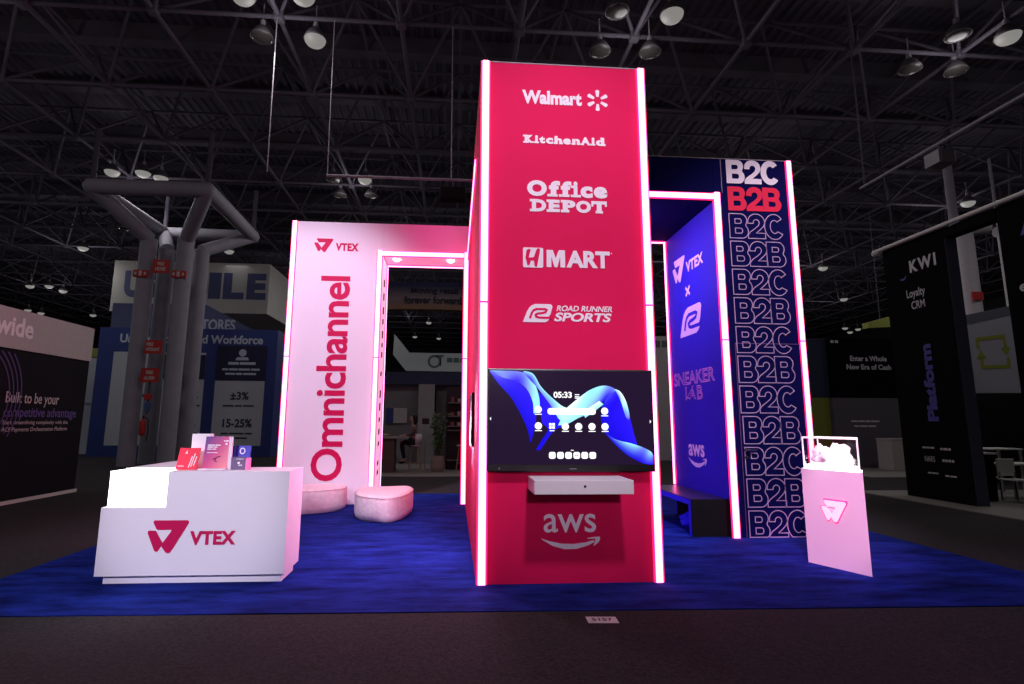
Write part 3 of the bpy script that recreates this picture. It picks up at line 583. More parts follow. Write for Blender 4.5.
# ------------------------------------------------------------------ poufs
plush = mat('pale_boucle', (244, 222, 230), .95, var=.10, scale=14, bump=.5, bscale=45)
def pouf(pts, h, label):
    t = thing('pouf', label, 'pouf', (sum(p_[0] for p_ in pts)/len(pts), sum(p_[1] for p_ in pts)/len(pts), 0), 'pale poufs before the white wall')
    pts = cr([*pts, pts[0]], 5)[:-1]; n = len(pts); cx = sum(p_[0] for p_ in pts)/n; cy = sum(p_[1] for p_ in pts)/n
    prof = [(.90, .0), (.965, .03), (.995, .10), (1.0, .2), (1.0, h-.11), (.985, h-.05), (.945, h-.015), (.87, h)]
    b = MB(); vs = [(cx+(x-cx)*s, cy+(y-cy)*s, z) for s, z in prof for x, y in pts]
    b.add(vs, [(i*n+k, i*n+(k+1) % n, (i+1)*n+(k+1) % n, (i+1)*n+k) for i in range(len(prof)-1) for k in range(n)], True)
    for s, z in ((.6, h+.008), (.25, h+.012)):
        pass
    r1 = [(cx+(x-cx)*.87, cy+(y-cy)*.87, h) for x, y in pts]; r2 = [(cx+(x-cx)*.45, cy+(y-cy)*.45, h+.012) for x, y in pts]
    b.add(r1+r2+[(cx, cy, h+.014)], [(k, (k+1) % n, n+(k+1) % n, n+k) for k in range(n)]+[(n+k, n+(k+1) % n, 2*n) for k in range(n)], True)
    b.build('cushion', plush, t)
    sm = MB(); sm.path([(cx+(x-cx)*.992, cy+(y-cy)*.992, h-.038) for x, y in pts+[pts[0]]], .006, 5); sm.build('piping', mat('piping_pink', (214, 176, 190), .9, var=.05), t)
    return t
pouf([(-1.66, 10.75), (-1.70, 10.3), (-1.55, 9.62), (-1.06, 9.24), (-.80, 9.6), (-.70, 10.35), (-.80, 10.80), (-1.22, 10.72)], .42, 'pale half round pouf at the foot of the left portal opening')
pouf([(-1.96, 10.95), (-1.98, 10.62), (-2.3, 10.27), (-2.75, 10.12), (-3.15, 10.2), (-3.34, 10.6), (-3.25, 11.05), (-2.6, 11.2), (-2.1, 11.16)], .42, 'pale pouf below the Omnichannel lettering, half hidden by counter')
# ================================================================== the hall
# ------------------------------------------------------------------ roof: deck, beams, space frame
b = MB(); x = -44.; prof = []
while x < 44: prof += [(x, 14.45), (x+.15, 14.45), (x+.19, 14.36), (x+.30, 14.36), (x+.34, 14.45)]; x += .34
n = len(prof); b.add([(x, 8, z) for x, z in prof]+[(x, 78, z) for x, z in prof], [(i, i+1, n+i+1, n+i) for i in range(n-1)])
b.box(-44, 44, 8, 78, 14.6, 14.65); struct(b.build('ceiling', deckm))
b = MB(); y = 10.5; k = 0
while y < 78:
    hgt = .30 if k % 2 else .62
    b.box(-44, 44, y-.12, y+.12, 14.36-hgt, 14.355); b.box(-44, 44, y-.22, y+.22, 14.36-hgt-.05, 14.36-hgt); y += 3.4; k += 1
struct(b.build('ceiling_beams', steel))
PX, PY, ZB, ZT, X0, Y0 = 3.06, 3.4, 11.7, 13.75, -1.52, 9.7
b = MB(); ks = range(-13, 15)
for j in range(0, 20):
    yb = Y0+PY*j; far = j > 7; r = .062 if not far else .05; nn = 6 if not far else 4
    kk = [k for k in ks if abs(X0+PX*k) < 1.05*(yb+8)]
    if not kk: continue
    xa, xb = X0+PX*(min(kk)), X0+PX*(max(kk))
    b.tube((xa, yb, ZB), (xb, yb, ZB), r, nn, caps=False); b.tube((xa-PX/2, yb+PY/2, ZT), (xb+PX/2, yb+PY/2, ZT), r, nn, caps=False)
    for k in kk:
        x = X0+PX*k
        if j < 19: b.tube((x, yb, ZB), (x, yb+PY, ZB), r, nn, caps=False); b.tube((x+PX/2, yb+PY/2, ZT), (x+PX/2, yb+1.5*PY, ZT), r*.9, nn, caps=False)
        for sx_ in (-1, 1):
            for sy_ in (-1, 1): b.tube((x, yb, ZB), (x+sx_*PX/2, yb+sy_*PY/2, ZT), r*.8, nn if j < 4 else 4, caps=False)
        if not far: b.box(x-.13, x+.13, yb-.13, yb+.13, ZB-.13, ZB+.13, .05)
struct(b.build('ceiling_truss', steel))
b = MB(); b.box(-44, 44, 77.8, 78, FZ, 14.6); struct(b.build('wall_back', mat('far_wall', (40, 38, 43), .9, var=.3, scale=.4)))
for nm, x in (('wall_left', -44.2), ('wall_right', 44)): struct(MB().box(x, x+.2, 14, 77.8, FZ, 14.6).build(nm, MATS['far_wall']))
# ------------------------------------------------------------------ hall lamps hung from the roof
def make_lamp(lit):
    t = thing('hall_lamp', 'lamp', 'hall lamp', (0, 0, 0))
    b = MB(); b.tube((0, 0, .46), (0, 0, .95), .02, 6); b.tube((0, 0, .30), (0, 0, .46), .075, 10, .06); b.build('stem', steel_l, t)
    b = MB(); b.lathe([(.07, .31), (.12, .28), (.20, .18), (.26, .06), (.285, -.02), (.275, -.02), (.25, .05), (.19, .16), (.1, .25)], (0, 0, 0), 20); b.build('reflector', mat('lamp_reflector', (88, 84, 87), .6, 0, var=.05), t)
    b = MB(); d_ = 2.6 if lit else 1; b.lathe([(.268, -.012), (.25, -.03*d_), (.2, -.055*d_), (.1, -.074*d_), (.001, -.08*d_)], (0, 0, 0), 20); b.lathe([(.268, -.012), (.001, -.011)], (0, 0, 0), 20); b.build('lens', lamp_on if lit else lamp_off, t)
    return t
protos = {}
def lamp(x, y, lit, label, group, z=11.22):
    if lit not in protos: o = protos[lit] = make_lamp(lit); o.location = (x, y, z)
    else: o = dup(protos[lit], (x, y, z))
    o['label'] = label; o['group'] = group
NG = 'hall lamps over the stand'
for x, y, lit, label in (
    (-3.69, 13.23, 1, 'bright lit hall lamp below the cut-off pair left of the tower top'), (-4.98, 11.84, 1, 'lit hall lamp cut by the top edge, left one of that pair'), (-3.6, 11.73, 1, 'lit hall lamp cut by the top edge, right one of that pair'),
    (-5.02, 13.26, 0, 'unlit hall lamp beside the bright one left of the tower'), (5.03, 11.64, 1, 'bright lit hall lamp just right above the tower top'), (3.7, 11.65, 0, 'unlit hall lamp at the top edge directly above the tower'),
    (3.67, 13.11, 0, 'unlit hall lamp close above the Walmart face, left of two'), (4.99, 13.04, 0, 'unlit hall lamp hanging at the top right corner of the tower'),
    (13.7, 11.71, 1, 'bright lit hall lamp at the top right corner of the picture'), (12.34, 13.16, 0, 'unlit hall lamp leftmost of the right cluster near the top'), (12.43, 11.78, 0, 'unlit hall lamp highest of the right cluster near the top'), (13.66, 13.14, 0, 'unlit hall lamp lowest of the right cluster under the bright one')):
    lamp(x, y, lit, label.replace('Walmart face', 'red face'), NG)
for x, y, lit, label in (
    (-13.54, 21.74, 1, 'lit hall lamp seen at the left top corner of the ring on the column'), (-12.37, 21.73, 1, 'lit hall lamp above the middle of the column ring'), (-11.9, 22.15, 1, 'small lit hall lamp right behind the column ring bar'),
    (-3.73, 21.63, 1, 'lit hall lamp above the white portal, beside the long pipe'), (-5.02, 21.75, 0, 'unlit hall lamp left of the lit one above the white portal'), (-5.06, 23.37, 0, 'unlit hall lamp lower left of the lit one above the white portal'), (-3.72, 23.26, 0, 'unlit hall lamp right below the lit one above the white portal'),
    (22.37, 21.77, 1, 'lit hall lamp above the black KWI panel'.replace('KWI ', '')), (-21.13, 32.19, 1, 'brightest lit hall lamp over the far left stand header'), (-16.88, 28.63, 0, 'unlit hall lamp left of the column under the roof'), (22.87, 32.28, 1, 'lit hall lamp just right of the navy portal top')):
    lamp(x, y, lit, label, 'hall lamps in the second rows')
for x, y in ((30.21, 40.54), (39.53, 53.29), (41.78, 55.62), (41.25, 53.73), (-31.03, 42.17), (-29.62, 42.03), (-29.69, 43.63), (-38.01, 51.8), (-37.86, 53.18), (-13.04, 32.02), (-33.65, 53.73), (-21.04, 55.57)):
    lamp(x, y, 1, 'small glowing hall lamp far off under the roof frame', 'far hall lamps')
for x, y in ((-3.9, 43.4), (-2.6, 54.5), (-4.6, 64), (-1.9, 65)):
    lamp(x, y, 1, 'tiny glowing hall lamp seen through the white portal opening', 'far lamps in the portal opening')
# ------------------------------------------------------------------ rigging: pipes, wires
ph = tag(MB().tube((-3.16, 13, 7.45), (1.9, 13, 7.45), .035, 10).build('hanging_pipe', steel_l), 'thin horizontal pipe hung above the white portal', 'pipe')
for x, lab, zb in ((-3.14, 'thin hanging wire down to the left end of the pipe', 7.49), (-4.56, 'leftmost thin hanging wire beside the lit lamp', 7.49), (-.16, 'thin hanging wire above the pipe nearest the tower', 7.49)):
    tag(MB().tube((x, 13, zb), (x-.03, 13, 11.6), .014, 6).build('hanging_wire', steel_l), lab, 'wire')
t = thing('stage_light', 'small box lamp clamped on the pipe beside the tower', 'stage light', (-.1, 13, 7.0))
b = MB(); b.box(-.42, .2, 12.85, 13.15, 6.92, 7.22, .02); b.build('housing', black_m, t); b = MB(); b.box(-.14, -.08, 12.97, 13.03, 7.22, 7.41); b.build('clamp', steel, t)
tag(MB().tube((10.2, 7.4, 7.5), (10.2, 12.72, 7.5), .035, 8).build('hanging_pipe', steel_l), 'slanting long pipe hung over the black panel on the right', 'pipe')
t = thing('stage_light', 'boxy stage light clamped on the slanting pipe at right', 'stage light', (10.2, 10.4, 6.9))
b = MB(); b.box(10.02, 10.36, 10.2, 10.6, 6.98, 7.30, .03); b.build('housing', mat('housing_grey', (96, 88, 92), .5, var=.05), t); b = MB(); b.box(9.99, 10.015, 10.22, 10.58, 7.0, 7.28); b.build('barn_door', steel_l, t); b = MB(); b.tube((10.2, 10.4, 7.30), (10.2, 10.4, 7.46), .03, 8); b.build('clamp', steel, t)
tag(MB().tube((10.3, 12.7, 7.5), (10.3, 12.7, 11.6), .02, 6).build('hanging_wire', steel), 'hanging wire at the far end of the slanting pipe', 'wire')
t = thing('rigging_motor', 'black chain motor rigging hung at the far left', 'rigging', (-16.0, 17.8, 7.4))
b = MB(); b.box(-16.6, -15.9, 17.5, 18.1, 7.2, 7.6, .05); b.box(-16.1, -15.7, 17.6, 18.0, 7.6, 8.4, .06); b.build('motor', black_m, t)
b = MB(); b.path([(-15.9, 17.8, 8.4), (-15.85, 17.8, 11.6)], .03, 6); b.build('chain', black_m, t)
b = MB(); b.tube((-18, 17.8, 7.25), (-15.6, 17.8, 7.45), .05, 8); b.tube((-18, 17.8, 7.6), (-15.7, 17.8, 7.8), .05, 8); b.path([(-17.6, 17.8, 7.28), (-17.3, 17.8, 7.64), (-17, 17.8, 7.33), (-16.7, 17.8, 7.7)], .025, 6); b.build('truss_arm', black_m, t)
# ------------------------------------------------------------------ pipe-cluster column with branching head
col = thing('roof_column', 'grey column of four pipes branching to a square ring', 'column', (-10.75, 21.6, FZ))
px = (-11.43, -10.10); py = (20.93, 22.25); ring = [(-12.5, 19.1), (-8.68, 19.1), (-8.85, 24.1), (-12.5, 24.0)]
for i, (x, y) in enumerate(((px[0], py[0]), (px[1], py[0]), (px[1], py[1]), (px[0], py[1]))):
    b = MB(); b.tube((x, y, FZ), (x, y, 8.2), .285, 20); b.lathe([(.30, 8.16), (.31, 8.2), (.30, 8.24)], (x, y, 0), 20); b.build('pipe', concrete, col)
    b = MB(); b.tube((x, y, 8.24), (ring[i][0], ring[i][1], 9.5), .26, 16); b.build('branch', concrete, col)
b = MB()
for i in range(4): b.tube((*ring[i], 9.5), (*ring[(i+1) % 4], 9.5), .27, 16)
for x, y in ring: b.lathe([(.001, -.28), (.2, -.2), (.28, 0), (.2, .2), (.001, .28)], (x, y, 9.5), 16)
b.build('ring', concrete, col)
b = MB()
for x, y in ring: b.tube((x, y, 9.7), (x, y, 11.6), .09, 8)
b.build('post', steel, col)
def sign(name, P, a0, b0, a1, b1, m_, lines, label, ink, thick=.03, cat='sign', bold=.03):
    t = thing(name, label, cat, tuple(P((a0+a1)/2, b0)))
    b = MB(); poly(b, P, [(a0, b0), (a1, b0), (a1, b1), (a0, b1)], thick, thick); bk = [P(a, c, 0) for a, c in ((a0, b0), (a0, b1), (a1, b1), (a1, b0))]; b.add(bk, [(0, 1, 2, 3)]); b.build('board', m_, t)
    m = MB()
    for (s, x0, y0, x1, y1) in lines: text(m, P, s, a0+x0*(a1-a0), b0+y0*(b1-b0), a0+x1*(a1-a0), b0+y1*(b1-b0), bold, h=thick+.006)
    m.build('lettering', ink, t); return t
PC = Plane((0, 20.55, 0), (1, 0, 0)); sink = mat('sign_ink', (210, 200, 196), .6, var=0)
fl2 = [('FIRE', .3, .56, .7, .82), ('ALARM', .2, .18, .8, .44)]; fl3 = [('FIRE', .1, .56, .5, .82), ('HYDRANT', .1, .18, .9, .44)]
sign('fire_sign', PC, -11.0, 6.86, -10.42, 7.36, signred, [('FIRE', .3, .56, .7, .82), ('HOSE', .2, .18, .8, .44)], 'red sign high between the column pipes', sink)
sign('fire_sign', PC, -10.98, 3.92, -10.40, 4.40, signred, fl3, 'red sign in the middle of the column, above the alarm sign', sink)
sign('fire_sign', PC, -11.02, 2.90, -10.42, 3.40, signred, fl2, 'lowest red alarm sign on the grey column', sink)
for i, (x, y, lab) in enumerate(((px[0], py[0]-.29, 'red strobe box on the left front pipe of the column'), (px[1], py[0]-.29, 'red strobe box on the right front pipe of the column'))):
    t = thing('alarm_strobe', lab, 'strobe', (x, y-.05, 6.75)); b = MB(); b.box(x-.26, x+.26, y-.06, y+.02, 6.72, 6.98, .01); b.build('case', signred, t)
    b = MB(); b.box(x-.05, x+.05, y-.075, y-.061, 6.76, 6.94); b.box(x-.2, x-.13, y-.075, y-.061, 6.80, 6.90); b.box(x+.13, x+.2, y-.075, y-.061, 6.80, 6.90); b.build('lens', sink, t)
t = thing('fire_extinguisher', 'red fire extinguisher hung low between the column pipes', 'extinguisher', (-10.82, 20.6, .9))
b = MB(); b.lathe([(.001, 1.05), (.09, 1.07), (.1, 1.12), (.1, 1.5), (.06, 1.6), (.03, 1.63)], (-10.82, 20.6, 0), 16); b.build('cylinder', signred, t)
b = MB(); b.tube((-10.82, 20.6, 1.63), (-10.82, 20.6, 1.74), .03, 8); b.path([(-10.82, 20.6, 1.7), (-10.65, 20.6, 1.62), (-10.62, 20.6, 1.2), (-10.66, 20.6, .85)], .018, 6); b.build('hose', black, t)
t = thing('alarm_pull_station', 'small alarm boxes mounted on the column above the extinguisher', 'alarm box', (-10.75, 20.6, 2.2))
b = MB(); b.box(-10.86, -10.62, 20.58, 20.66, 2.3, 2.5, .01); b.build('red_box', signred, t); b = MB(); b.box(-10.82, -10.64, 20.58, 20.66, 1.9, 2.2, .01); b.build('blue_box', mat('alarm_blue', (70, 96, 150), .5), t)
b = MB(); b.tube((-10.73, 20.62, 1.8), (-10.73, 20.62, 3.0), .03, 6); b.build('conduit', steel, t)
# ------------------------------------------------------------------ left neighbour stand
ws_ = thing('exhibit_stand', 'dark stand with pale header at the far left edge', 'display wall', (-8.8, 10, FZ))
XW = -8.46; PW = Plane((XW, 0, 0), (0, 1, 0))
b = MB(); b.box(XW-.7, XW, 7.5, 13.58, .06, 2.93); b.build('graphic_panel', mat('black_graphic', (26, 25, 32), .8, spec=.15, var=.1, scale=.8), ws_)
b = MB(); b.box(XW-.72, XW+.02, 7.5, 13.6, 2.932, 3.70); b.build('header', mat('header_taupe', (186, 186, 180), .7, var=.03), ws_)
b = MB(); b.box(XW-.68, XW+.03, 7.5, 13.62, FZ, .059); b.build('base_trim', signwhite, ws_)
m = MB(); PH_ = PW.shift(.02); text(m, PH_, 'orldwide', 10.0, 3.17, 11.72, 3.55, .03); m.build('header_lettering', mat('header_ink', (248, 246, 244), .6, var=0), ws_)
m = MB(); text(m, PW, 'Built to be your', 11.28, 1.84, 12.72, 2.12, .012); m.build('headline_lettering', sink, ws_)
m = MB(); text(m, PW, 'competitive advantage', 11.27, 1.58, 13.32, 1.83, .012); m.build('headline_lettering', mat('violet_ink', (106, 84, 160), .6, var=0), ws_)
m = MB(); text(m, PW, 'Start streamlining complexity with the', 11.28, 1.475, 13.08, 1.575, .008); text(m, PW, 'ACF Payments Orchestration Platform', 11.28, 1.335, 13.08, 1.44, .008); m.build('small_lettering', sink, ws_)
m = MB()
for r in (1.0, 1.1, 1.2, 1.3): ribbon(m, PW, [(10.35+r*math.cos(t), 2.0+r*math.sin(t)) for t in [-.6+k*.1 for k in range(18)] if 2.0+r*math.sin(t) < 2.9], .03)
m.build('ring_print', mat('ring_ink', (84, 62, 120), .6, var=0), ws_)
# ------------------------------------------------------------------ blue stand behind the column
bs_ = thing('exhibit_stand', 'blue stand with pale data columns behind the pipe column', 'display wall', (-12, 26.5, FZ)); YB = 26; PB = Plane((0, YB, 0), (1, 0, 0)); fzl = FZ
bluep = mat('blue_graphic', (44, 60, 128), .6, var=.06, scale=.5); greyp = mat('grey_graphic', (186, 190, 198), .7, var=.03); darkc = mat('dark_card', (30, 30, 66), .6, var=.03)
b = MB(); b.box(-15.9, -8.1, YB, YB+3, fzl, 5.7); b.build('graphic_wall', bluep, bs_)
b = MB(); 
for a0, a1 in ((-15.2, -13.4), (-13.1, -11.2), (-10.72, -8.55)): rect(b, PB, a0, .48, a1, 4.6 if a0 < -12 else 3.4, .01)
b.build('data_panel', greyp, bs_)
b = MB(); rect(b, PB, -10.74, 3.36, -8.53, 4.95, .02); rect(b, PB, -13.1, 3.4, -11.2, 4.5, .02); b.build('title_card', darkc, bs_)
lt = mat('pale_ink', (196, 204, 220), .6, var=0)
m = MB(); text(m, PB, 'Unified Connected Workforce', -15.0, 5.02, -8.75, 5.42, .03); ell(m, PB, -9.6, 4.62, .17, .17, .026); poly(m, PB, [(-9.9, 4.28), (-9.3, 4.28), (-9.36, 4.42), (-9.84, 4.42)], .026)
bars(m, PB, -10.2, -9.0, 4.08, .12, (4, 6), .026); bars(m, PB, -10.45, -8.8, 3.82, .09, (2, 3, 4, 3), .026); bars(m, PB, -10.3, -8.95, 3.62, .09, (3, 2, 4), .026); m.build('lettering', lt, bs_)
PB = PB.shift(.012); m = MB(); text(m, PB, '±3%', -10.0, 2.5, -9.2, 2.86, .03); text(m, PB, '15-25%', -10.25, 1.28, -8.98, 1.66, .03); text(m, PB, '3%', -12.0, 2.5, -11.4, 2.86, .03); text(m, PB, '1%', -12.0, 1.28, -11.4, 1.66, .03); text(m, PB, 'X', -13.9, 2.5, -13.6, 2.8, .02); text(m, PB, 'X', -13.9, 1.3, -13.6, 1.6, .02)
for a0, a1 in ((-10.3, -8.95), (-12.2, -11.3)): bars(m, PB, a0, a1, 2.2, .07, (3, 2, 3)); bars(m, PB, a0, a1, .98, .07, (2, 4, 2)); bars(m, PB, a0, a1-.2, .78, .07, (3, 3))
m.build('figures_lettering', mat('navy_ink', (44, 44, 70), .6, var=0), bs_)
st = thing('sign_board', 'slanted blue gable sign reading STORES behind the blue stand', 'sign', (-12, 29.5, 5.7))
PS = Plane((0, 29.4, 0), (1, 0, 0)); b = MB(); b.add([PS(a, z, 0) for a, z in ((-17.5, 5.72), (-9.5, 5.72), (-12.9, 7.5), (-17.5, 7.5))]+[PS(a, z, -.4) for a, z in ((-17.5, 5.72), (-9.5, 5.72), (-12.9, 7.5), (-17.5, 7.5))], [(0,1,2,3),(7,6,5,4),(0,4,5,1),(1,5,6,2),(2,6,7,3),(3,7,4,0)]); b.build('board', mat('slate_blue', (92, 98, 140), .7, var=.04), st)
m = MB(); text(m, PS, 'STORES', -13.3, 6.15, -11.35, 6.75, .03); m.build('lettering', lt, st)
rs = thing('hanging_sign', 'large white hanging box sign with blue block letters', 'sign', (-15.5, 34, 7.7)); PR = Plane((0, 33, 0), (1, 0, 0))
b = MB(); b.box(-19.8, -11.0, 33, 41, 7.75, 10.75); b.build('box', signwhite, rs)
m = MB()
for ch, a0, a1 in (('U', -19.15, -18.1), ('M', -17.75, -16.7), ('O', -16.35, -15.2), ('B', -15.0, -14.5), ('I', -14.42, -13.72), ('L', -13.6, -12.4), ('E', -12.25, -11.15)): text(m, PR, ch, a0, 8.58, a1, 10.16, .06 if ch != 'I' else .12)
m.build('lettering', mat('slate_ink', (86, 92, 140), .6, var=0), rs)
b = MB()
for x in (-19, -11.6): b.tube((x, 34, 10.75), (x, 34, 11.6), .03, 6)
b.build('hanger', steel, rs)
gs = thing('exhibit_stand', 'pale stand with a lime top between the dark and blue stands', 'display wall', (-17.3, 28.6, FZ))
b = MB(); b.box(-18.9, -16.95, 28, 30, FZ, 4.55); b.build('wall_panel', mat('pale_blue_panel', (190, 196, 208), .7, var=.12, scale=.7), gs)
b = MB(); b.box(-18.95, -16.9, 27.95, 30, 4.56, 4.98); b.build('header', mat('lime_panel', (150, 160, 70), .7), gs)
b = MB()
for x in (-18.4, -17.7): b.box(x-.04, x+.04, 27.96, 27.99, .2, 4.4)
b.box(-18.9, -16.95, 27.965, 27.99, 2.3, 2.4); b.build('frame_bar', mat('frame_grey', (150, 156, 168), .6), gs)
# ------------------------------------------------------------------ seen through the white portal opening
bn_ = thing('hanging_banner', 'curved navy and tan hanging banner in the portal opening', 'banner', (-1.5, 30, 7.6)); PBn = Plane((0, 30, 0), (1, 0, 0))
bmm = bpy.data.materials.new('banner_print'); bmm.use_nodes = True; nt = bmm.node_tree; bs = nt.nodes['Principled BSDF']; tcn = nt.nodes.new('ShaderNodeTexCoord'); sx = nt.nodes.new('ShaderNodeSeparateXYZ'); rp_ = nt.nodes.new('ShaderNodeValToRGB')
nt.links.new(tcn.outputs['Generated'], sx.inputs[0]); nt.links.new(sx.outputs['Z'], rp_.inputs[0]); nt.links.new(rp_.outputs[0], bs.inputs['Base Color']); bs.inputs['Roughness'].default_value = .7
e = rp_.color_ramp.elements; e[0].position = .05; e[0].color = (*lin((150, 110, 84)), 1); e[1].position = .85; e[1].color = (*lin((40, 42, 84)), 1); x_ = e.new(.4); x_.color = (*lin((140, 120, 124)), 1)
b = MB(); n = 12; vs = []
for k in range(n+1):
    a = -3.85+k*5.2/n; yy = 30+.25*((a+1.2)/2.6)**2
    vs += [(a, yy, 7.62), (a, yy, 9.16), (a, yy+.5, 7.62), (a, yy+.5, 9.16)]
b.add(vs, [q for k in range(n) for q in ((4*k, 4*k+4, 4*k+5, 4*k+1), (4*k+2, 4*k+3, 4*k+7, 4*k+6), (4*k, 4*k+2, 4*k+6, 4*k+4), (4*k+1, 4*k+5, 4*k+7, 4*k+3))]+[(0, 1, 3, 2), (4*n, 4*n+2, 4*n+3, 4*n+1)]); b.build('fabric', bmm, bn_)
m = MB(); P = Plane((0, 29.985, 0), (1, 0, 0)); text(m, P, 'Moving retail', -2.45, 8.40, .12, 8.84, .03); text(m, P, 'forever forward.', -2.8, 7.92, .42, 8.34, .03); m.build('lettering', mat('banner_ink', (20, 20, 40), .6, var=0), bn_)
b = MB(); b.tube((-3.2, 30.3, 9.16), (-3.2, 30.3, 11.6), .02, 5); b.tube((.8, 30.3, 9.16), (.8, 30.3, 11.6), .02, 5); b.build('hanger', steel, bn_)
wr = thing('hanging_sign', 'white angled hanging sign low in the portal opening', 'sign', (-1, 36, 4.7)); PWr = Plane((0, 36, 0), (1, 0, 0))
b = MB(); b.add([PWr(a, z, h) for h in (0, -.3) for a, z in ((-3.9, 7.15), (-3.95, 5.8), (-3.1, 4.78), (2.2, 4.75), (2.2, 5.95), (-2.9, 5.95))], [(0,1,2,5),(2,3,4,5),(11,8,7,6),(11,10,9,8),(0,6,7,1),(1,7,8,2),(2,8,9,3),(3,9,10,4),(4,10,11,5),(5,11,6,0)]); b.build('board', mat('sign_grey', (170, 176, 176), .7, var=.04), wr)
m = MB(); ribbon(m, PWr, [(-1.3+.36*math.cos(2*PI*k/16), 5.4+.36*math.sin(2*PI*k/16)) for k in range(16)], .14, .006, True); rect(m, PWr, -1.2, 5.7, -.7, 5.82); rect(m, PWr, -.95, 5.1, -.85, 5.7); bars(m, PWr, -.5, 1.8, 5.35, .3, (2, 2, 2, 2, 1, 2)); m.build('print', mat('teal_ink', (70, 90, 92), .6, var=0), wr)
FP = FZ+.0205
# pale stand walls at the back
t = thing('exhibit_stand', 'pale booth with wall panels behind the seated people', 'display wall', (-1, 22.5, FZ))
b = MB(); b.box(-4.5, -1.15, 22.3, 22.5, FP, 3.0); b.build('wall_panel', mat('grey_panel', (120, 120, 122), .8, var=.1, scale=.6), t)
b = MB(); b.box(-4.5, 4.8, 22.0, 22.29, 3.01, 3.5); b.build('header', mat('dark_header', (48, 52, 82), .7, var=.2), t)
b = MB(); b.box(-1.35, -.75, 21.6, 22.0, FP, 3.0); b.build('pillar', mat('pale_pillar', (156, 156, 154), .8, var=.03), t)
b = MB(); b.box(-.7, 4.8, 22.3, 22.5, FP, 3.0); b.build('wall_panel', mat('dim_panel', (92, 90, 92), .8, var=.1), t)
b = MB(); b.box(-4.5, 4.8, 16.9, 22.2, FZ+.001, FZ+.02); tag(b.build('platform', mat('light_floor', (122, 118, 112), .8, var=.06)), 'pale floor of the booth seen through the portal opening', 'platform')
dsp = thing('display_screen', 'white and blue wall screen behind the seated people', 'screen', (-2.1, 22.25, 1.6))
b = MB(); b.box(-2.62, -1.82, 22.2, 22.29, 1.52, 2.10, .01); b.build('frame', mat('pale_screen', (176, 180, 178), .5, var=.05), dsp); b = MB(); b.box(-2.62, -2.34, 22.185, 22.198, 1.52, 2.10); b.build('screen', bluep, dsp)
mo = thing('monitor', 'small dark monitor on a thin pole beside the pillar', 'monitor', (-.95, 19.2, FP)); b = MB(); b.box(-1.06, -.82, 19.2, 19.24, 1.5, 1.7, .005); b.build('screen', black, mo); b = MB(); b.tube((-.94, 19.23, FP), (-.94, 19.23, 1.5), .018, 8); b.build('pole', steel_l, mo); b = MB(); b.lathe([(.001, .03), (.16, .03), (.17, 0)], (-.94, 19.23, FP), 16); b.build('base', steel_l, mo)
tb = thing('bar_table', 'brown fronted high table where the people sit', 'table', (-1.95, 18.4, FP))
b = MB(); b.box(-2.5, -1.85, 18.1, 18.8, FP, 1.05); b.build('base', mat('brown_front', (92, 76, 70), .7, var=.05), tb); b = MB(); b.box(-2.55, -1.42, 18.05, 18.85, 1.051, 1.10); b.build('tabletop', mat('pale_top', (140, 134, 128), .6), tb)
wood = mat('pale_wood', (150, 130, 104), .6, var=.08)
def stool(x, y, label, shell=True):
    t = thing('bar_stool', label, 'stool', (x, y, FP), 'bar stools in the far booth')
    b = MB(); b.lathe([(.001, .80), (.17, .80), (.19, .82), (.18, .845), (.001, .85)], (x, y, 0), 18); b.build('seat', mat('stool_white', (196, 194, 192), .6), t)
    for sx_ in (-1, 1):
        for sy_ in (-1, 1):
            b = MB(); b.tube((x+.2*sx_, y+.2*sy_, FP+.006), (x+.1*sx_, y+.1*sy_, .80), .016, 6); b.build('leg', wood, t)
    b = MB(); q = [(x+.162, y+.162, .27), (x-.162, y+.162, .27), (x-.162, y-.162, .27), (x+.162, y-.162, .27), (x+.162, y+.162, .27)]; b.path(q, .01, 5); b.build('footrest', wood, t)
    if shell:
        b = MB(); vs = []; ns = 9
        for k in range(ns):
            a = -PI/2+PI*k/(ns-1)*1.0; cx_, sy_ = .19*math.cos(a), .19*math.sin(a)
            vs += [(x+cx_, y+sy_, .85), (x+cx_*1.1, y+sy_*1.05, 1.20), (x+cx_*.9, y+sy_*.9, .85), (x+cx_, y+sy_*.97, 1.20)]
        b.add(vs, [q for k in range(ns-1) for q in ((4*k, 4*k+4, 4*k+5, 4*k+1), (4*k+2, 4*k+3, 4*k+7, 4*k+6), (4*k+1, 4*k+5, 4*k+7, 4*k+3), (4*k, 4*k+2, 4*k+6, 4*k+4))]+[(0, 1, 3, 2), (4*ns-4, 4*ns-2, 4*ns-1, 4*ns-3)], True); b.build('backrest', MATS['stool_white'], t)
    return t
stool(-1.22, 18.55, 'bar stool carrying the seated person in the far booth')
stool(.30, 18.6, 'pale shell bar stool at the right edge of the portal opening')
stool(-2.62, 19.25, 'bar stool under the second person behind the table')
skinm = mat('skin', (196, 150, 128), .6, var=.03); shirt = mat('grey_top', (98, 88, 92), .9, var=.1); dark_hair = mat('dark_hair', (30, 24, 24), .7, var=.2); trous = mat('black_trousers', (22, 20, 24), .9, var=.1)
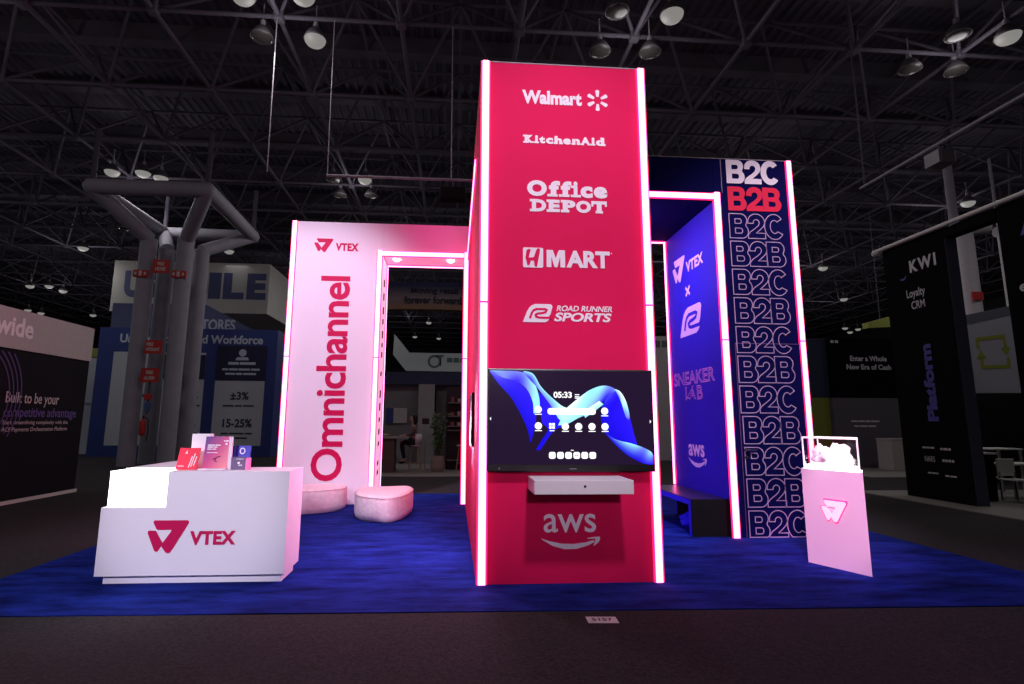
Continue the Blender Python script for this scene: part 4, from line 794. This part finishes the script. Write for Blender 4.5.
def seated(x, y, sgn, label):
    """person on a high stool, facing sgn along x: one body, with hair, top, trousers and shoes over it"""
    t = thing('person', label, 'person', (x, y, .86)); g = lambda dx, dy, z: (x+sgn*dx, y+dy, z)
    J = [(*g(0, 0, .93), .13), (*g(.02, 0, 1.12), .125), (*g(.03, 0, 1.32), .14), (*g(.03, 0, 1.44), .07), (*g(.05, 0, 1.52), .052), (*g(.065, 0, 1.60), .078), (*g(.075, 0, 1.70), .088), (*g(.055, 0, 1.78), .06)]
    E_ = [(0, 1), (1, 2), (2, 3), (3, 4), (4, 5), (5, 6), (6, 7)]
    for s in (-1, 1):
        o = len(J); J += [(*g(.03, .17*s, 1.37), .06), (*g(.10, .21*s, 1.20), .046), (*g(.30, .16*s, 1.135), .036), (*g(.38, .13*s, 1.14), .03)]
        E_ += [(2, o), (o, o+1), (o+1, o+2), (o+2, o+3)]
        for q, (dx, dy, dz, l) in enumerate(((.09, -.03, -.005, .008), (.10, -.01, 0, .008), (.10, .01, 0, .008), (.085, .03, -.005, .008), (.03, -.05, .012, .009))): J.append((*g(.38+dx, .13*s+dy*s, 1.14+dz), l)); E_.append((o+3, len(J)-1))
        o = len(J); J += [(*g(.04, .10*s, .92), .095), (*g(.40, .12*s, .93), .07), (*g(.42, .12*s, .90), .062), (*g(.36, .11*s, .62), .052), (*g(.30, .10*s, .36), .036), (*g(.36, .10*s, .31), .036), (*g(.47, .10*s, .30), .026)]
        E_ += [(0, o), (o, o+1), (o+1, o+2), (o+2, o+3), (o+3, o+4), (o+4, o+5), (o+5, o+6)]
    body = skin('body', J, E_, skinm, t)
    fz = MB(); 
    for s in (-1, 1): fz.lathe([(.001, -.01), (.01, 0), (.001, .01)], g(.155, .032*s, 1.70), 8)
    fz.build('eyes', dark_hair, t); nb = MB(); nb.tube(g(.155, 0, 1.70), g(.178, 0, 1.662), .008, 8, .015); nb.build('nose', skinm, t)
    mb = MB(); mb.tube(g(.150, -.025, 1.628), g(.150, .025, 1.628), .007, 6); mb.build('mouth', mat('lips', (150, 80, 76), .6, var=0), t)
    hr = MB(); bm = bmesh.new(); bmesh.ops.create_uvsphere(bm, u_segments=18, v_segments=12, radius=1)
    for v in bm.verts:
        d = v.co.copy(); dx = d.x*.12-.022+(.0 if d.x < .2 else -.03*d.x); dz = d.z*.135; dz = dz*1.9 if (d.z < 0 and d.x < .3) else (max(dz, .02) if d.x > .3 else dz)
        v.co = Vector(g(.045+dx, d.y*.112, 1.715+dz))
    hr.bm(bm, True); hr.build('hair', dark_hair, t)
    top = skin('top', [(*g(-.01, 0, .92), .155), (*g(.02, 0, 1.12), .14), (*g(.03, 0, 1.32), .168), (*g(.035, 0, 1.45), .09)]+[q for s in (-1, 1) for q in ((*g(.03, .17*s, 1.375), .08), (*g(.10, .21*s, 1.20), .064), (*g(.27, .165*s, 1.14), .048))], [(0, 1), (1, 2), (2, 3), (2, 4), (4, 5), (5, 6), (2, 7), (7, 8), (8, 9)], shirt, t)
    tr = skin('trousers', [(*g(0, 0, .93), .138)]+[q for s in (-1, 1) for q in ((*g(.04, .10*s, .92), .105), (*g(.41, .12*s, .92), .08), (*g(.36, .11*s, .62), .062), (*g(.31, .10*s, .40), .05))], [(0, 1), (1, 2), (2, 3), (3, 4), (0, 5), (5, 6), (6, 7), (7, 8)], trous, t)
    for s in (-1, 1):
        so = skin('shoe', [(*g(.29, .10*s, .315), .045), (*g(.38, .10*s, .30), .045), (*g(.48, .10*s, .285), .032)], [(0, 1), (1, 2)], black_m, t)
    return t
seated(-1.25, 18.55, -1, 'person in a dark grey top seated on a stool at the table')
seated(-2.62, 19.25, 1, 'dark haired person at the table, mostly behind the portal jamb')
# planter
pl = thing('potted_plant', 'green bushy plant in a pale planter in the portal opening', 'plant', (-.49, 18.4, FP))
b = MB(); b.lathe([(.001, 0), (.18, 0), (.225, .12), (.225, .36), (.19, .50), (.17, .50), (.17, .44), (.001, .44)], (-.49, 18.4, FP), 8, False); b.build('pot', mat('stone_pot', (128, 116, 106), .8, var=.06), pl)
random.seed(11); lf = MB(); stm = MB(); leafm = mat('leaf_green', (58, 84, 46), .6, var=.3, scale=6)
for k in range(16):
    a = random.random()*2*PI; r = .05+.12*random.random(); top_ = Vector((-.49+r*1.6*math.cos(a), 18.4+r*1.6*math.sin(a), .95+random.random()*.95)); bot_ = Vector((-.49+.06*math.cos(a), 18.4+.06*math.sin(a), .46)); stm.tube(bot_, top_, .007, 5)
    for q in range(16):
        c = bot_.lerp(top_, .3+.7*q/15); t = random.random()*2*PI; d = Vector((math.cos(t), math.sin(t), .5-random.random()*.7)).normalized(); w = d.orthogonal().normalized()*.03; L = .12+.08*random.random()
        lf.add([c, c+d*L*.5+w, c+d*L, c+d*L*.5-w+Vector((0, 0, .008))], [(0, 1, 2), (0, 2, 3)])
stm.build('stem', mat('stem_brown', (80, 64, 46), .8), pl); lf.build('foliage', leafm, pl)
kk_ = thing('kiosk', 'dark maroon kiosk with pale shelves beside the plant', 'kiosk', (.1, 19.3, FP))
b = MB(); b.box(-.26, .9, 19.2, 19.9, FP, 2.75); b.build('cabinet', mat('maroon_cabinet', (44, 30, 38), .7, var=.1), kk_)
for z in (.3, 1.28, 1.42, 1.75, 2.2): b = MB(); b.box(-.2, .85, 18.98, 19.199, z, z+.04); b.build('shelf', mat('shelf_grey', (120, 112, 112), .7), kk_)
random.seed(4)
for z in (1.46, 1.79, 2.24):
    for k in range(4):
        x = -.1+k*.22; hgt = .1+.1*random.random(); b = MB(); b.box(x, x+.12, 19.03, 19.15, z+.001, z+hgt, .01)
        tag(b.build('package', mat(f'package_tone_{k%3}', ((150, 70, 70), (170, 160, 150), (96, 90, 110))[k % 3], .6)), 'small package standing on the maroon kiosk shelves', 'package', 'packages on the kiosk')
# grey stand seen through the right portal gap
t = thing('exhibit_stand', 'plain grey stand glimpsed through the narrow gap of the navy portal', 'display wall', (8.4, 24, FZ)); b = MB(); b.box(6.2, 10.2, 24, 25, FZ, 5.4); b.build('wall_panel', mat('mid_grey_panel', (176, 174, 172), .8, var=.05), t); m = MB(); bars(m, Plane((0, 24, 0), (1, 0, 0)), 8.55, 9.4, 4.9, .3, (1, 1, 1)); m.build('lettering', mat('grey_ink', (90, 90, 92), .7, var=0), t)
# ------------------------------------------------------------------ right-hand stands
kw = thing('exhibit_wall', 'tall black panel reading Platform in violet, right of the pedestal', 'display wall', (10.4, 11.5, FZ)); XK = 10.25; PK = Plane((XK, 0, 0), (0, -1, 0))
blk = mat('black_graphic_gloss', (7, 7, 12), .9, spec=.1, var=.1, scale=1)
b = MB(); b.box(XK, XK+.27, 10.61, 12.30, FP, 5.70); b.build('panel', blk, kw); b = MB(); b.box(XK+.005, XK+.265, 10.60, 10.609, FP, 5.69); b.build('lit_edge', mat('edge_lit_slate', (62, 62, 78), .7, var=.1), kw)  # edge coloured lighter to paint in the light falling on it
b = MB(); b.box(XK-.02, XK+.25, 9.45, 10.599, 5.48, 5.68); b.build('header_beam', blk, kw)
b = MB(); b.tube((XK-.05, 12.36, 5.74), (XK-.05, 7.0, 5.74), .045, 10); b.lathe([(.001, -.09), (.09, -.06), (.11, 0), (.09, .06), (.001, .09)], (XK-.05, 12.42, 5.70), 14); b.build('light_tube', signwhite, kw)
b = MB(); b.box(XK-.005, XK+.27, 7.0, 9.44, FP, 5.69); b.build('panel', blk, kw)
wi = mat('dim_white_ink', (200, 196, 200), .6, var=0); vi = mat('indigo_ink', (70, 66, 150), .6, var=0)
m = MB(); text(m, PK, 'KWI', -11.56, 4.97, -10.86, 5.25, .04, 1.35); text(m, PK, 'Loyalty', -11.72, 4.36, -11.22, 4.60, .012); text(m, PK, 'CRM', -11.62, 4.14, -11.26, 4.32, .012)
text(m, PK, 'NARS', -11.72, .80, -11.46, .92, .0, 1.0); bars(m, PK, -11.75, -11.45, 1.08, .035, (2, 1, 1, 2)); bars(m, PK, -11.3, -11.05, 1.06, .045, (1, 2, 1)); bars(m, PK, -11.28, -11.0, .82, .05, (1, 1, 1, 1)); bars(m, PK, -11.68, -11.42, .55, .03, (2, 2, 1)); bars(m, PK, -11.25, -10.98, .52, .03, (2, 3)); m.build('lettering', wi, kw)
m = MB(); text(m, PK, 'Platform', -11.52, 1.66, -11.24, 3.32, .05, turn=1); ribbon(m, PK, [(-11.78+.11*math.cos(t), 4.98+.11*math.sin(t)) for t in [-2.3+.25*k for k in range(9)]], [.01, .03, .04, .045, .045, .04, .03, .02, .01]); m.build('violet_lettering', vi, kw)
m = MB(); P = Plane((XK-.005, 0, 0), (0, -1, 0)); poly(m, P, [(-9.05, 5.0), (-8.8, 5.55), (-8.7, 5.55), (-8.5, 5.0)]); m.build('violet_print', vi, kw); m = MB(); text(m, P, 'e', -9.2, 3.98, -9.05, 4.12, .03); m.build('lettering', wi, kw)
b = MB(); b.box(9.62, 19, 6.0, 13.2, FZ+.001, FZ+.02); tag(b.build('platform', MATS['light_floor']), 'pale raised floor under the black panel stand at right', 'platform')
# screen and columns inside that stand
sc_ = thing('display_screen', 'white hanging screen with lime arrow loop at the right', 'screen', (14.4, 14, 2.3)); P = Plane((0, 14, 0), (1, 0, 0))
b = MB(); b.add([P(a, z, h) for h in (0, -.15) for a, z in ((13.5, 2.42), (15.8, 2.45), (15.8, 4.72), (13.5, 4.2))], [(0,1,2,3),(7,6,5,4),(0,4,5,1),(1,5,6,2),(2,6,7,3),(3,7,4,0)]); b.build('panel', mat('screen_white_grey', (176, 176, 184), .6, var=.03), sc_)
b = MB(); b.add([P(a, z, h) for h in (.01, -.16) for a, z in ((13.45, 4.2), (15.8, 4.72), (15.8, 4.95), (13.45, 4.45))], [(0,1,2,3),(7,6,5,4),(0,4,5,1),(1,5,6,2),(2,6,7,3),(3,7,4,0)]); b.build('top_rail', mat('rail_slate', (100, 104, 118), .6), sc_)
lm = mat('lime_ink', (150, 160, 50), .6, var=0); m = MB()
ribbon(m, P, [(14.12, 3.62), (14.12, 3.88), (14.9, 3.98), (14.92, 3.66)], .09); poly(m, P, [(14.78, 3.66), (15.06, 3.68), (14.92, 3.46)]); ribbon(m, P, [(14.95, 3.40), (14.95, 3.16), (14.18, 3.12), (14.18, 3.38)], .09); poly(m, P, [(14.04, 3.36), (14.32, 3.36), (14.18, 3.58)]); m.build('arrow_print', lm, sc_)
for x, lab in ((18.55, 'pale column with red strobe behind the arrow screen, left one'), (20.3, 'pale column with red strobe behind the arrow screen, right one')):
    t = thing('roof_column', lab, 'column', (x, 18.4, FZ)); b = MB(); b.tube((x, 18.4, FZ), (x, 18.4, 8.5), .29, 20); b.build('pipe', mat('pale_concrete', (196, 190, 194), .7, var=.05), t); b = MB(); b.tube((x-.4, 18.4, 8.62), (x+1.0, 18.4, 8.8), .2, 14); b.build('branch', MATS['pale_concrete'], t); b = MB(); b.tube((x-.1, 18.6, 8.7), (x-.1, 18.6, 11.6), .15 if x < 19 else .05, 12); b.build('post', concrete, t)
    b = MB(); b.box(x-.30, x+.12, 18.04, 18.1, 5.95, 6.25, .01); b.build('strobe', signred, t)
t = thing('exhibit_stand', 'dark backdrop with lime band behind the arrow screen', 'display wall', (19, 20.5, FZ)); b = MB(); b.box(17.5, 25, 20.5, 21, FZ, 5.6); b.build('wall_panel', black_m, t); b = MB(); b.box(18.9, 20.0, 20.4, 20.499, 5.3, 5.75); b.build('lime_band', lm, t)
t = thing('partition', 'low dark partition under the arrow screen', 'partition', (16, 15.2, FP)); b = MB(); b.box(13.2, 18.8, 15.1, 15.2, FP, 2.62); b.build('panel', black_m, t); b = MB(); b.box(13.15, 18.85, 15.07, 15.23, 2.621, 2.66); b.build('cap', black, t)
# bar counter and stools
cb = thing('bar_counter', 'black counter with white top beside the black panel', 'counter', (11.2, 11.6, FP)); b = MB(); b.box(10.95, 11.42, 11.3, 12.2, FP, .97); b.build('body', blk, cb); b = MB(); b.box(10.9, 11.46, 11.25, 12.25, .972, 1.01); b.build('worktop', signwhite, cb)
for x, y, z, lab in ((12.3, 12.6, 1.05, 'taller white table behind the black counter at right'), (12.78, 11.8, .76, 'lower white table at the right picture edge')):
    t = thing('table', lab, 'table', (x, y, FP)); b = MB(); b.box(x-.75, x+.9, y-.3, y+.3, z-.035, z, .008); b.build('tabletop', signwhite, t)
    for sx_ in (-.7, .85):
        for sy_ in (-.26, .26): b = MB(); b.box(x+sx_-.02, x+sx_+.02, y+sy_-.02, y+sy_+.02, FP, z-.036); b.build('leg', steel_l, t)
t = thing('cabinet', 'pale grey cabinet block at the right picture edge', 'cabinet', (13.0, 11.2, FP)); b = MB(); b.box(12.35, 13.2, 11.0, 11.35, FP, 1.08, .006); b.build('body', mat('pale_cabinet', (160, 158, 160), .6), t); b = MB(); b.box(12.32, 13.25, 10.97, 11.38, 1.081, 1.11); b.build('worktop', signwhite, t)
t = thing('paper_bag', 'white paper bag with red edge standing on the grey cabinet', 'bag', (12.6, 11.15, 1.112)); b = MB(); b.prism([(12.42, 11.1), (12.7, 11.1), (12.7, 11.25), (12.42, 11.25)], 1.112, 1.30); b.prism([(12.50, 11.12), (12.68, 11.12), (12.68, 11.23), (12.50, 11.23)], 1.30, 1.42); b.build('body', signwhite, t); b = MB(); b.box(12.701, 12.72, 11.1, 11.25, 1.112, 1.40); b.build('side', signred, t)
for x, y, lab in ((11.75, 11.2, 'white low chair between the black counter and grey cabinet'), (11.72, 11.85, 'white chair behind the other, beside the black counter')):
    t = thing('chair', lab, 'chair', (x, y, FP)); b = MB(); b.box(x-.2, x+.2, y-.2, y+.2, .44, .47, .012); b.build('seat', signwhite, t); b = MB(); b.box(x-.2, x+.2, y+.17, y+.20, .52, .88, .012); b.build('backrest', signwhite, t)
    for sx_ in (-.17, .17):
        for sy_ in (-.17, .17): b = MB(); b.box(x+sx_-.012, x+sx_+.012, y+sy_-.012, y+sy_+.012, FP, .44 if sy_ < 0 else .6); b.build('leg', chrome, t)
# 'new era of cash' stand
en = thing('exhibit_stand', 'black and grey stand headed Enter a Whole New Era of Cash', 'display wall', (15.5, 20.3, FZ)); P = Plane((0, 20, 0), (1, 0, 0))
b = MB(); b.box(14.15, 17.3, 20, 21, 2.56, 4.82); b.build('header', blk, en); b = MB(); b.box(14.1, 17.3, 20.01, 21, FZ+.021, 2.555); b.build('wall_panel', mat('warm_grey_panel', (86, 82, 88), .7, var=.04), en)
b = MB(); b.box(13.0, 14.09, 20.2, 21, FZ+.021, 2.55); b.build('green_panel', mat('olive_green_panel', (112, 122, 40), .7, var=.04), en); b = MB(); b.box(13.0, 14.14, 20.2, 21, 2.556, 4.82); b.build('side_panel', mat('deep_blue_panel', (26, 34, 58), .7, var=.1), en)
m = MB(); text(m, P, 'Enter a Whole', 14.92, 3.94, 16.38, 4.14, .03); text(m, P, 'New Era of Cash', 14.75, 3.62, 16.52, 3.82, .03); bars(m, P, 14.2, 14.5, 4.62, .1, (1, 1)); P2 = P.shift(-.01); bars(m, P2, 14.75, 15.85, 1.66, .06, (3, 3, 2, 4)); bars(m, P2, 14.85, 15.7, 1.48, .06, (2, 3, 3)); m.build('lettering', wi, en)
b = MB(); b.box(12.6, 18.3, 16.4, 21, FZ+.001, FZ+.02); tag(b.build('platform', MATS['light_floor']), 'pale floor in front of the stand reading Enter a Whole New Era of Cash', 'platform')
t = thing('plinth', 'plain off-white counter block before the grey stand wall', 'plinth', (16, 18.8, FP)); b = MB(); b.box(15.1, 16.15, 18.6, 19.3, FP, 1.06, .006); b.build('body', mat('offwhite_block', (172, 166, 158), .7), t); b = MB(); b.box(15.08, 16.17, 18.58, 19.32, 1.061, 1.09); b.build('worktop', mat('offwhite_top', (190, 184, 178), .6), t)
t = thing('hanging_sign', 'lime wedge hanging over the black header at right', 'sign', (19.7, 24, 6)); P = Plane((0, 24, 0), (1, 0, 0)); b = MB(); b.add([P(a, z, h) for h in (0, -.4) for a, z in ((18.95, 5.95), (20.6, 6.05), (20.6, 6.65), (18.95, 6.2))], [(0,1,2,3),(7,6,5,4),(0,4,5,1),(1,5,6,2),(2,6,7,3),(3,7,4,0)]); b.build('board', mat('lime_board', (150, 160, 70), .7), t)
b = MB(); b.tube((19.7, 24.2, 6.3), (19.7, 24.2, 11.6), .02, 5); b.build('hanger', steel, t)
# ------------------------------------------------------------------ light
def spot(name, loc, to, power, col, size, blend=.5, rad=.15):
    l = bpy.data.lights.new(name, 'SPOT'); l.energy = power; l.color = col; l.spot_size = math.radians(size); l.spot_blend = blend; l.shadow_soft_size = rad
    o = bpy.data.objects.new(name, l); C.objects.link(o); o.location = loc; o.rotation_euler = (Vector(to)-Vector(loc)).to_track_quat('-Z', 'Y').to_euler(); return o
def area(name, loc, to, power, col, sx_, sy_):
    l = bpy.data.lights.new(name, 'AREA'); l.energy = power; l.color = col; l.shape = 'RECTANGLE'; l.size = sx_; l.size_y = sy_
    o = bpy.data.objects.new(name, l); C.objects.link(o); o.location = loc; o.rotation_euler = (Vector(to)-Vector(loc)).to_track_quat('-Z', 'Y').to_euler(); return o
LAV = (1, .80, .98)
for x in (-30, -21.5, -12.9, -4.35, 4.35, 13, 21.8, 30.5):
    for y in (1.5, 12.4, 22.5, 32.5, 43, 54):
        if abs(x) > y+10: continue
        area('hall_downlight', (x, y, 10.7), (x, y-1.5, 0), 62 if (x, y) != (-12.9, 32.5) else 2, (1, .97, .98), 1.3, 1.3)
        if (x, y) == (-12.9, 32.5): continue
        l = bpy.data.lights.new('hall_lamp_light', 'POINT'); l.energy = 55; l.color = (1, .95, .98); l.shadow_soft_size = .6
        o = bpy.data.objects.new('hall_lamp_light', l); C.objects.link(o); o.location = (x, y, 10.6)
spot('tower_spot', (1.2, -.5, 9.8), (1.2, TY0, 3.7), 3000, LAV, 36, .9, .4)
spot('tower_fill', (1.2, -9, 5.2), (1.2, TY0, 1.5), 2100, LAV, 15, .9, .5)
spot('counter_spot', (-3.4, -2.5, 4.2), (-2.6, 6.0, .75), 3000, (.86, .78, 1), 18, .8, .3)
spot('portal_spot', (-4.6, 4.0, 9.5), (-2.7, WY, 3.3), 4500, (.96, .78, 1), 33, .8, .3)
area('lintel_pink_wash', (-.45, WY-1.3, 5.75), (-.3, WY, 5.3), 9, (1, .02, .28), .8, .15)  # unseen area light added to turn the lintel magenta near the tower
spot('navy_spot', (6.2, 1.5, 9.5), (4.8, RY, 3.0), 2700, LAV, 36, .8, .3)
spot('pedestal_spot', (1.4, 1.2, 4.5), (4.3, 6.2, .6), 2700, (1, .45, .80), 15, .7, .3)
area('counter_pink_wash', (.12, 7.4, 1.6), (-1.7, 6.3, .7), 95, (1, .48, .78), .3, 1.2)  # unseen area light added to boost pink LED spill on the counter side
area('tower_side_wash', (-1.5, 8.6, 3.2), (TX0, 8.6, 2.6), 60, (1, .5, .7), .4, 2.5)  # unseen area light added to strengthen LED spill on the tower flank
spot('case_fill', (cc.x-.3, cc.y-1.2, 3.2), (cc.x, cc.y, 1.2), 500, (1, .9, .97), 12, .6, .1)  # unseen spot added from outside to whiten the mound in the case
area('bench_blue_wash', (2.35, 8.7, 1.0), (3.42, 8.9, .4), 9, (.12, .14, 1), .2, .8)
area('portal_blue_wash', (2.5, 9.2, 4.2), (3.9, 9.0, 1.6), 34, (.25, .2, 1), .4, .8)
area('portal_violet_wash', (2.6, 8.6, 4.85), (4.0, 8.8, 3.2), 38, (.75, .45, 1), .6, .6)
for x, y, p_, sz in ((-1.5, 8.5, 900, 60), (3.2, 9.0, 500, 50), (-3.6, 7.6, 400, 46), (5.2, 6.4, 350, 40)):
    spot('carpet_spot', (x, y, 9.4), (x, y-.4, 0), p_*.6, (.75, .8, 1), sz, 1, .3)
# ------------------------------------------------------------------ world, camera, view
w = bpy.data.worlds.new('hall'); bpy.context.scene.world = w; w.use_nodes = True
w.node_tree.nodes['Background'].inputs[0].default_value = (.024, .0225, .0265, 1); w.node_tree.nodes['Background'].inputs[1].default_value = 1.0
cam = bpy.data.cameras.new('camera'); co = bpy.data.objects.new('camera', cam); C.objects.link(co)
R = Vector((0.997301, -0.073216, 0.005504)); U = Vector((-0.01682, -0.154853, 0.987794)); F = Vector((0.07147, 0.985221, 0.155666))
co.matrix_world = Matrix(((R.x, U.x, -F.x, 0), (R.y, U.y, -F.y, 0), (R.z, U.z, -F.z, 1.6), (0, 0, 0, 1)))
cam.sensor_width = 36; cam.lens = 558.7813/1024*36; cam.shift_x = (512-495.1555)/1024; cam.shift_y = -(342-333.5689)/1024; cam.clip_end = 300
S_ = bpy.context.scene; S_.camera = co
S_.view_settings.view_transform = 'Standard'; S_.view_settings.look = 'None'; S_.view_settings.exposure = 0; S_.view_settings.gamma = 1; S_.view_settings.use_curve_mapping = False
S_.cycles.use_denoising = True; S_.cycles.max_bounces = 8
for o in bpy.data.objects:
    if '_w' in o: del o['_w']
